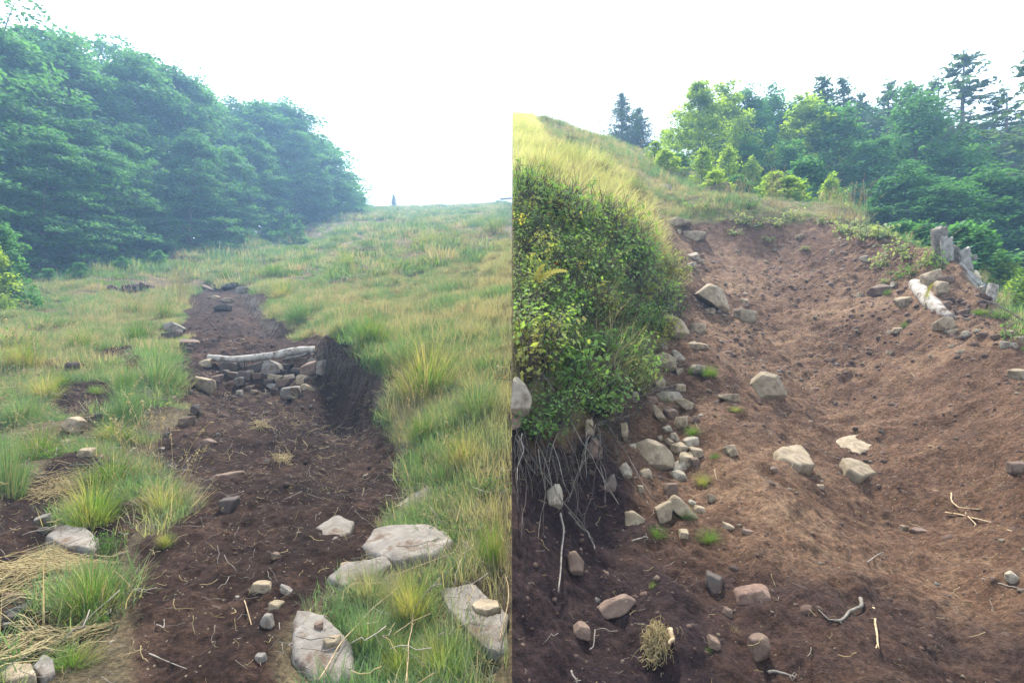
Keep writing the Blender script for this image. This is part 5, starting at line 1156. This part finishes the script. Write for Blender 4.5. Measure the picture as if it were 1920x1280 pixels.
for i, (x, y) in enumerate(pts):
    px = 960 + F * x / y; zz = ground(x, y)
    s = rb.uniform(.55, 1.3)
    r = empty('bilberry_bush', (x, y, zz - .03), 0, 'leafy bilberry bush in the dense thicket covering the left bank', 'bush', 'bilberry bushes on the left bank')
    r.rotation_euler = (rb.normal(0, .15), .18 + rb.normal(0, .12), rb.uniform(0, 6.28)); r.scale = (s, s, s * rb.uniform(.6, 1.35))
    mw = Matrix.LocRotScale(r.location, r.rotation_euler, r.scale)
    for nm, me in zip(('stems', 'leaves'), BUSH[i % 4]):
        if x < .55: me = clipped(me, mw, 1)
        o = bpy.data.objects.new(nm, me); link(o); o.parent = r
HEATH = bush_mesh(510, n_st=12, bare=120, r=.45, h=.26, leaf=.025, per=14)
for i, (a, b, lb) in enumerate([(1035,292,'grey brown heather patch on the grassy hill'),(1112,330,'dark heather patch above the trail head'),(1150,345,'dark heather fringe at the head of the trail'),(1068,268,'small heather patch high on the grassy hill'),(1190,372,'heather patch beside the pale rock at the trail head'),(1003,232,'tiny dark shrub on the skyline of the grassy hill')]):
    tuft_thing('heather_patch', list(zip(('stems', 'leaves'), HEATH)), a, b, [60,70,50,40,50,14][i], [22,26,22,14,20,10][i], lb, 'heather', None, i + 30, w0=.9, h0=.28)
# ferns and coloured sprigs in the thicket
def fern(px, row, Y, L, az, label, mat='fern_yellow', seed=0):
    rng = np.random.default_rng(seed); mb = MB(); y = Y; o = np.array([(px - 960) / F * y, y, (640 - row) / F * y]); d = np.array([math.cos(az), 0, math.sin(az) * .9]); P = [np.zeros(3)]
    for j in range(10): P.append(P[-1] + L / 10 * (d + np.array([0, -.25 * j / 10, .5 - 1.1 * j / 10]))) 
    P = np.array(P); st = MB(); tube(st, P, np.linspace(.003, .001, 11), 4)
    up = np.array([0, -.7, .7])
    for j in range(1, 11):
        for s in (-1, 1):
            t = P[j] - P[j - 1]; t /= np.linalg.norm(t); sd = np.cross(t, up) * s; l = L * .30 * (1 - (j - 1) / 11); q = np.linspace(.1, 1, 7)[:, None]
            c = P[j] + sd * l * q * .8 + t * l * .3 * q; n = len(q); a = (sd + t * .3); a /= np.linalg.norm(a); b = np.cross(up, a)
            w_ = (.028 * (1.1 - q)) * L / .3; V = np.stack([c - a * .012, c + b * w_, c + a * .016, c - b * w_], 1); idx = np.arange(n * 4).reshape(n, 4); mb.add(V.reshape(-1, 3), [idx], rng.uniform(0, 1))
    r = empty('fern', o, 0, label, 'fern'); mb.build('frond', M[mat], r); st.build('stalk', M['fern_yellow'], r); return r
fern(1005, 532, 4.05, .24, .45, 'yellow fern frond lying on the bilberry thicket', seed=1)
fern(1002, 528, 4.03, .15, 1.1, 'short yellow fern frond beside the longer one', seed=2)
fern(1735, 560, 7.0, .22, 1.2, 'yellow green fern frond against the pale log', seed=3)
fern(1888, 560, 8.2, .6, 1.0, 'bright green fern at the right edge beyond the planks', 'herb', 4)
OR = [herb_mesh('orange_leaf', 430, n_st=9, h=.10, r=.07, leaf=.04, per=7)]
tuft_thing('leafy_sprig', [('stems', OR[0][0]), ('leaves', OR[0][1])], 1043, 480, 24, 22, 'orange leafed sprig standing out of the thicket', 'sprig', None, 1, w0=.16, h0=.11, Y=4.55, sink=-.25)
YE = [herb_mesh('fern_yellow', 431, n_st=9, h=.12, r=.09, leaf=.035, per=7)]
for i, (a, b, Yy, lb) in enumerate([(1212,505,7.0,'yellow sprig at the right rim of the thicket'),(1240,520,7.6,'golden sprig at the tip of the thicket rim'),(1165,435,6.6,'yellow sprig under the golden grass'),(975,470,4.6,'yellow flowering sprig near the photo seam'),(1085,535,4.8,'small yellow sprig in the middle of the thicket')]):
    tuft_thing('leafy_sprig', [('stems', YE[0][0]), ('leaves', YE[0][1])], a, b, 26, 24, lb, 'sprig', None, i + 5, w0=.2, h0=.13, Y=Yy, sink=-.26)

# ------------------------------------------------------------------ roots and twigs
rr_ = np.random.default_rng(12)
for i in range(46):
    a = rr_.uniform(966, 1140); b = 800 + max(0, (1060 - a)) * .12 + rr_.uniform(-25, 40) - max(0, a - 1080) * .4
    n = rr_.integers(3, 6); pts = [(a, b)]; sl = rr_.normal(.1, .35); ln = rr_.uniform(18, 40)
    for j in range(n): a = max(964, a + sl * ln + rr_.normal(0, 5)); b = b + ln; pts.append((a, b))
    px_curve('root', pts, .0032 * rr_.uniform(.6, 1.2), .0012, 'root' if i % 3 == 0 else 'root_dark', 'thin bleached root hanging down the dark cut bank', 'root', 'roots hanging from the left bank', lift=.06 + .10 * rr_.uniform(), seed=i, side_twigs=int(rr_.integers(0, 3)), wig=.003)
for i in range(26):
    a = rr_.uniform(1100, 1230); b = 640 + (1230 - a) * 1.0 + rr_.uniform(10, 70); l = rr_.uniform(30, 95); an = rr_.uniform(-.3, .9)
    px_curve('twig', [(a, b), (a + l * .5 * math.cos(an) + rr_.normal(0, 5), b + l * .5 * math.sin(an)), (a + l * math.cos(an), b + l * math.sin(an))], .0042, .0018, 'root' if i % 2 else 'root_dark', 'dry grey twig tangled at the foot of the thicket', 'twig', 'dry twigs at the foot of the thicket', lift=.10 + .08 * rr_.uniform(), seed=i + 60, side_twigs=2)
for i, (pts, lb, r0) in enumerate([([(1050,962),(1058,990),(1052,1040),(1046,1108)],'longest white root hanging straight down over the dark soil',.006),([(1066,960),(1085,985),(1104,1000),(1112,1015),(1115,1040)],'white root bent to the right beside the longest one',.006),([(1185,1015),(1200,1012),(1215,1015)],'short flat root on the dark soil',.004),
   ([(1254,1180),(1258,1200),(1253,1213)],'thick ochre root stub standing above the dry grass heap',.011),([(1070,1255),(1080,1275),(1082,1285)],'forked white root at the bottom edge',.004),([(1115,1180),(1112,1205),(1110,1217)],'wiggly white root in the deepest shade',.003)]):
    px_curve('root', pts, r0, r0 * .6, 'root' if i != 3 else 'root_orange', lb, 'root', None, lift=.05, seed=i + 200, side_twigs=2 if i == 4 else 0)
for i, (pts, lb, r0, mt, st) in enumerate([([(1748,918),(1775,920),(1800,925)],'root lying above the forked one on the lower right',.005,'root_orange',1),([(1775,960),(1812,966),(1850,978),(1900,998),(1918,1002)],'long pale root running off to the right edge',.007,'root_orange',3),([(1783,925),(1786,945),(1800,958),(1840,953),(1850,942)],'hooked pale root above the long one',.006,'root_orange',2),
   ([(1810,962),(1822,984),(1825,986)],'root branch dropping from the long pale root',.005,'root_orange',0),([(1614,1121),(1617,1138),(1592,1145),(1575,1160),(1560,1166)],'crooked bleached root lying on the lower trail',.009,'root',2),([(1636,1137),(1645,1160),(1648,1190),(1648,1216)],'upright forked twig on the lower trail',.006,'root_orange',3),
   ([(1838,1085),(1860,1092),(1885,1103),(1912,1115)],'thin pale twig at the lower right',.004,'root',0),([(1858,1065),(1890,1068),(1918,1072)],'twig above the white stone at the right',.003,'root',2),([(1507,825),(1535,842),(1552,855),(1580,860)],'thin twig left of the broad dusty slab',.004,'root_dark',0),([(1740,835),(1758,840),(1770,845)],'orange splinter on the right of the trail',.005,'root_orange',1),
   ([(1627,1055),(1640,1043),(1660,1040)],'curved thin root in the middle of the trail',.004,'root',1),([(1440,1100),(1456,1120),(1452,1152)],'pale twig in the lower trail shade',.004,'root',1),([(1440,1260),(1465,1262),(1492,1268)],'pale forked twig at the bottom',.006,'root',2),([(1510,1200),(1516,1215),(1512,1232)],'thin upright twig at the bottom',.003,'root',0),
   ([(1340,880),(1345,900),(1375,905),(1420,918)],'long thin stem lying across the trail edge',.003,'root_orange',1),([(1270,760),(1300,785),(1320,805),(1330,830)],'thin stem over the bank stones',.003,'root_orange',1),([(1560,975),(1570,990),(1580,1000)],'thin root in a trail crack',.003,'root',0),
   ([(1708,700),(1712,715),(1722,695)],'thin stalk on the right slope',.003,'root',0)]):
    px_curve('root' if 'root' in lb else 'twig', pts, r0, r0 * .5, mt, lb, 'root' if 'root' in lb else 'twig', None, lift=.015, seed=i + 300, side_twigs=st)
for i, (pts, lb) in enumerate([([(225,1185),(235,1150),(240,1130)],'x'),([(230,1205),(270,1225),(228,1186)],'x')][:0]): pass
for i, (pts, lb, r0) in enumerate([([(258,1097),(275,1096),(290,1098)],'pale flat splinter beside the big round tussock',.006),([(205,1205),(215,1195),(220,1192)],'forked white twig by the small bluish tussock',.004),([(395,1270),(405,1258),(410,1254)],'white splinter at the bottom of the trail',.005),([(134,1187),(180,1200),(230,1228)],'straw stem lying across the small bluish tussock',.003),
   ([(457,1125),(470,1180),(482,1240)],'long straw stem on the lower trail',.0025),([(295,1168),(300,1180),(310,1150)],'thin forked twig on the dark trail',.003),([(320,1240),(270,1225),(370,1262)],'root mat strands on the dark trail',.003),([(340,1130),(355,1122),(372,1120)],'pale curled rootlet on the dark trail',.003),
   ([(410,1240),(420,1255),(425,1280)],'thin yellow stem at the bottom of the trail',.003),([(520,1140),(522,1165),(528,1220)],'upright pale twig by the upright chip',.003),([(525,915),(580,932),(615,938)],'thin straw across the middle trail',.003)]):
    px_curve('twig', pts, r0, r0 * .5, 'root_orange' if 'straw' in lb or 'yellow' in lb else 'root', lb, 'twig', None, lift=.012, seed=i + 400)

# straw heaps: many flattened stems
def straw_heap(px, row, n, w, h, ang, spread, L, label, seed, mat='grass_dry', dome=.06):
    rng = np.random.default_rng(seed); p = at(px, row); k = p[1] / F; mb = MB()
    for i in range(n):
        a = px + rng.normal(0, w * .35); b = row + rng.normal(0, h * .35)
        if abs(a - px) > w or a > 955 > px: continue
        q = hit(a, b); th = ang + rng.normal(0, spread); l = rng.uniform(*L); d = np.array([math.cos(th), math.sin(th), 0]); pts = []
        for s in np.linspace(-.5, .5, 6):
            e = q + d * l * s + np.array([0, 0, 0]); e[2] = ground(min(e[0], -.01) if px < 960 else max(e[0], .01), e[1]) + .012 + dome * math.exp(-((a - px) / w * 2) ** 2) * rng.uniform(0, 1) + .02 * math.sin(s * 3 + i); pts.append(e)
        pts = np.array(pts); pts[1:-1] += rng.normal(0, .006, (4, 3)); tube(mb, pts - p, np.linspace(.0022, .0012, 6) * (.6 if dome < .05 else 1), 3, rng.uniform(0, 1), cap=False)
    o = mb.build('straw_heap', M[mat]); o.location = p; return tag(o, label, 'straw')
straw_heap(70, 1085, 240, 90, 40, .55, .3, (.2, .5), 'heap of combed pale straw left of the big round tussock', 1)
straw_heap(110, 920, 110, 60, 35, .5, .7, (.15, .35), 'loose straw between the mound tussock and the yellow tipped one', 2)
straw_heap(90, 1215, 90, 70, 30, .6, .5, (.2, .4), 'thin straw around the small bluish tussock', 3)
straw_heap(200, 690, 120, 40, 22, .2, .4, (.2, .45), 'flattened straw beside the round soil clod', 4)
straw_heap(1230, 1222, 330, 30, 36, 1.2, 1.6, (.03, .085), 'ball of dry matted grass on the shaded soil', 5, dome=.03)
straw_heap(530, 865, 50, 22, 14, .3, 1.0, (.08, .2), 'dry grass sod lying in the middle of the trail', 6, dome=.05)
straw_heap(492, 802, 46, 18, 10, .2, 1.0, (.1, .25), 'small dry sod on the trail before the dam', 7, dome=.05)
# hanging dry skirts and rootlets on the shaded gully bank
sk = MB(); rng = np.random.default_rng(21)
for i in range(420):
    a = rng.uniform(590, 775); b = np.interp(a, [590, 640, 700, 740, 775], [632, 640, 672, 720, 800]) + rng.uniform(0, 50); l = rng.uniform(14, 46); q0 = hit(a, b); P = []
    for s in np.linspace(0, 1, 5): q = hit(a - 8 * s + rng.normal(0, 2), b + l * s); P.append(q + np.array([-.02, -.05, 0.01]) * (1 + s))
    tube(sk, np.array(P), np.linspace(.0035, .0015, 5), 3, rng.uniform(0, 1), cap=False)
for i in range(260):  # extra dark rootlets, added to darken the upper bank in place of shade
    b = rng.uniform(545, 612); a = np.interp(b, [545, 584, 612], [478, 512, 526]) + rng.uniform(-22, 2); l = rng.uniform(8, 24); P = []
    for s in np.linspace(0, 1, 5): q = hit(a - 5 * s + rng.normal(0, 1), b + l * s); P.append(q + np.array([-.03, -.05, 0.01]) * (1 + s))
    tube(sk, np.array(P), np.linspace(.006, .003, 5), 3, rng.uniform(0, 1), cap=False)
tag(sk.build('rootlets', M['root_dark']), kind='stuff')
sk = MB()
for i in range(260):
    a = rng.uniform(964, 1210); b = np.interp(a, [964, 1060, 1130, 1210], [835, 835, 790, 700]) + rng.uniform(-10, 50); l = rng.uniform(14, 60); P = []; dx = rng.normal(2, 9); lf = rng.uniform(.02, .12)
    for s in np.linspace(0, 1, 5): q = hit(max(963, a + dx * s + rng.normal(0, 3)), b + l * s); P.append(q + np.array([0, -lf, 0.01]))
    P = np.array(P); P[:, 0] = np.maximum(P[:, 0], .006); tube(sk, P, np.linspace(.0024, .0009, 5), 3, rng.uniform(0, 1), cap=False)
tag(sk.build('rootlets', M['root_dark']), kind='stuff')

# ------------------------------------------------------------------ loose soil crumbs, gravel and straw bits
def crumb_mesh(seed, mat, sub=2):
    rng = np.random.default_rng(seed); b = planes_body(*block_planes(rng, 1, .7, .85, 8), rng, sub, 10, .10); mb = MB(); mb.add(b[0], [b[1]]); return mb.mesh('crumb', M[mat])
P_crumbL = proto_set('crumb_dark', [crumb_mesh(600 + k, 'clod') for k in range(5)]); P_crumbR = proto_set('crumb_red', [crumb_mesh(610 + k, 'clod_red') for k in range(5)])
P_grav = proto_set('pebble', [crumb_mesh(620 + k, m) for k, m in enumerate(['stone_tan', 'stone_brown', 'stone_tan', 'stone_pale', 'stone_brown'])])
def straw_bit(seed):
    rng = np.random.default_rng(seed); mb = MB(); P = np.cumsum(np.array([[.02, 0, 0]] * 5) + rng.normal(0, .007, (5, 3)) * [1, 1, .5], 0); tube(mb, P - P.mean(0), .0013, 3, rng.uniform(0, 1)); return mb.mesh('bit', M['grass_dry' if seed % 2 else 'root'])
P_bits = proto_set('bits', [straw_bit(630 + k) for k in range(6)])
def litter(name, n, y0, y1, side, protos, size, sizek=1.0, soil_min=.5, power=3.0, sink=.25, clumped=True, soil_max=9):
    x, y = pick(rg, n, y0, y1, side); mk = soil_mask(side, x, y); k = (mk > soil_min) & (mk < soil_max) & (np.abs(x) > .03)
    if clumped: k &= (fbm(x, y, .6, 91, 3) + rg.uniform(-.5, .5, len(x))) > -.12
    x, y, mk = x[k], y[k], mk[k]; s = size[0] + (size[1] - size[0]) * rg.uniform(0, 1, len(x)) ** power; s *= np.clip(y / 4, .8, 2.2) ** sizek
    z = height(side, x, y, mk) + s * (.5 - sink) * .3
    scatter(name, np.stack([x, y, z], 1), np.stack([rg.normal(0, .4, len(x)), rg.normal(0, .4, len(x)), rg.uniform(0, 6.28, len(x))], 1), s, protos, rg)
litter('soil_crumbs', 16000, 1.7, 18, -1, P_crumbL, (.005, .045), power=4.5, sink=.9); litter('soil_crumbs', 15000, 1.7, 11, 1, P_crumbR, (.004, .034), power=5, sink=.9); litter('soil_crumbs', 1500, 1.9, 12, 1, P_crumbR, (.03, .075), power=2.5, sink=1.1); litter('soil_crumbs', 900, 1.9, 12, -1, P_crumbL, (.03, .075), power=2.5, sink=1.1)
litter('gravel', 1500, 1.7, 12, -1, P_grav, (.006, .034), power=4); litter('gravel', 4600, 1.7, 13, 1, P_grav, (.006, .045), power=4.5)
litter('straw_bits', 5200, 1.7, 8, -1, P_bits, (.6, 2.2), .4, soil_min=-1, clumped=False, soil_max=.55); litter('straw_bits', 3400, 1.7, 9, -1, P_bits, (.5, 1.5), .5, clumped=False); litter('straw_bits', 2600, 1.7, 9, 1, P_bits, (.4, 1.2), .5, clumped=False)

# ------------------------------------------------------------------ summer haze
hz = MB(); bx = np.array([(-150, -25, -2.8), (150, -25, -2.8), (150, 160, -2.8), (-150, 160, -2.8), (-150, -25, 48), (150, -25, 48), (150, 160, 48), (-150, 160, 48)], float)
hz.add(bx, [[(0, 3, 2, 1), (4, 5, 6, 7), (0, 1, 5, 4), (1, 2, 6, 5), (2, 3, 7, 6), (3, 0, 4, 7)]])
m, N, L = mat_new('haze'); pv = N.new('ShaderNodeVolumePrincipled'); pv.inputs['Color'].default_value = (0.38, 0.64, 1.0, 1); pv.inputs['Density'].default_value = HAZE_DENSITY; pv.inputs['Anisotropy'].default_value = 0.3
o = N.new('ShaderNodeOutputMaterial'); L.new(pv.outputs[0], o.inputs['Volume']); M['haze'] = m
tag(hz.build('haze', m, smooth=False), kind='stuff')
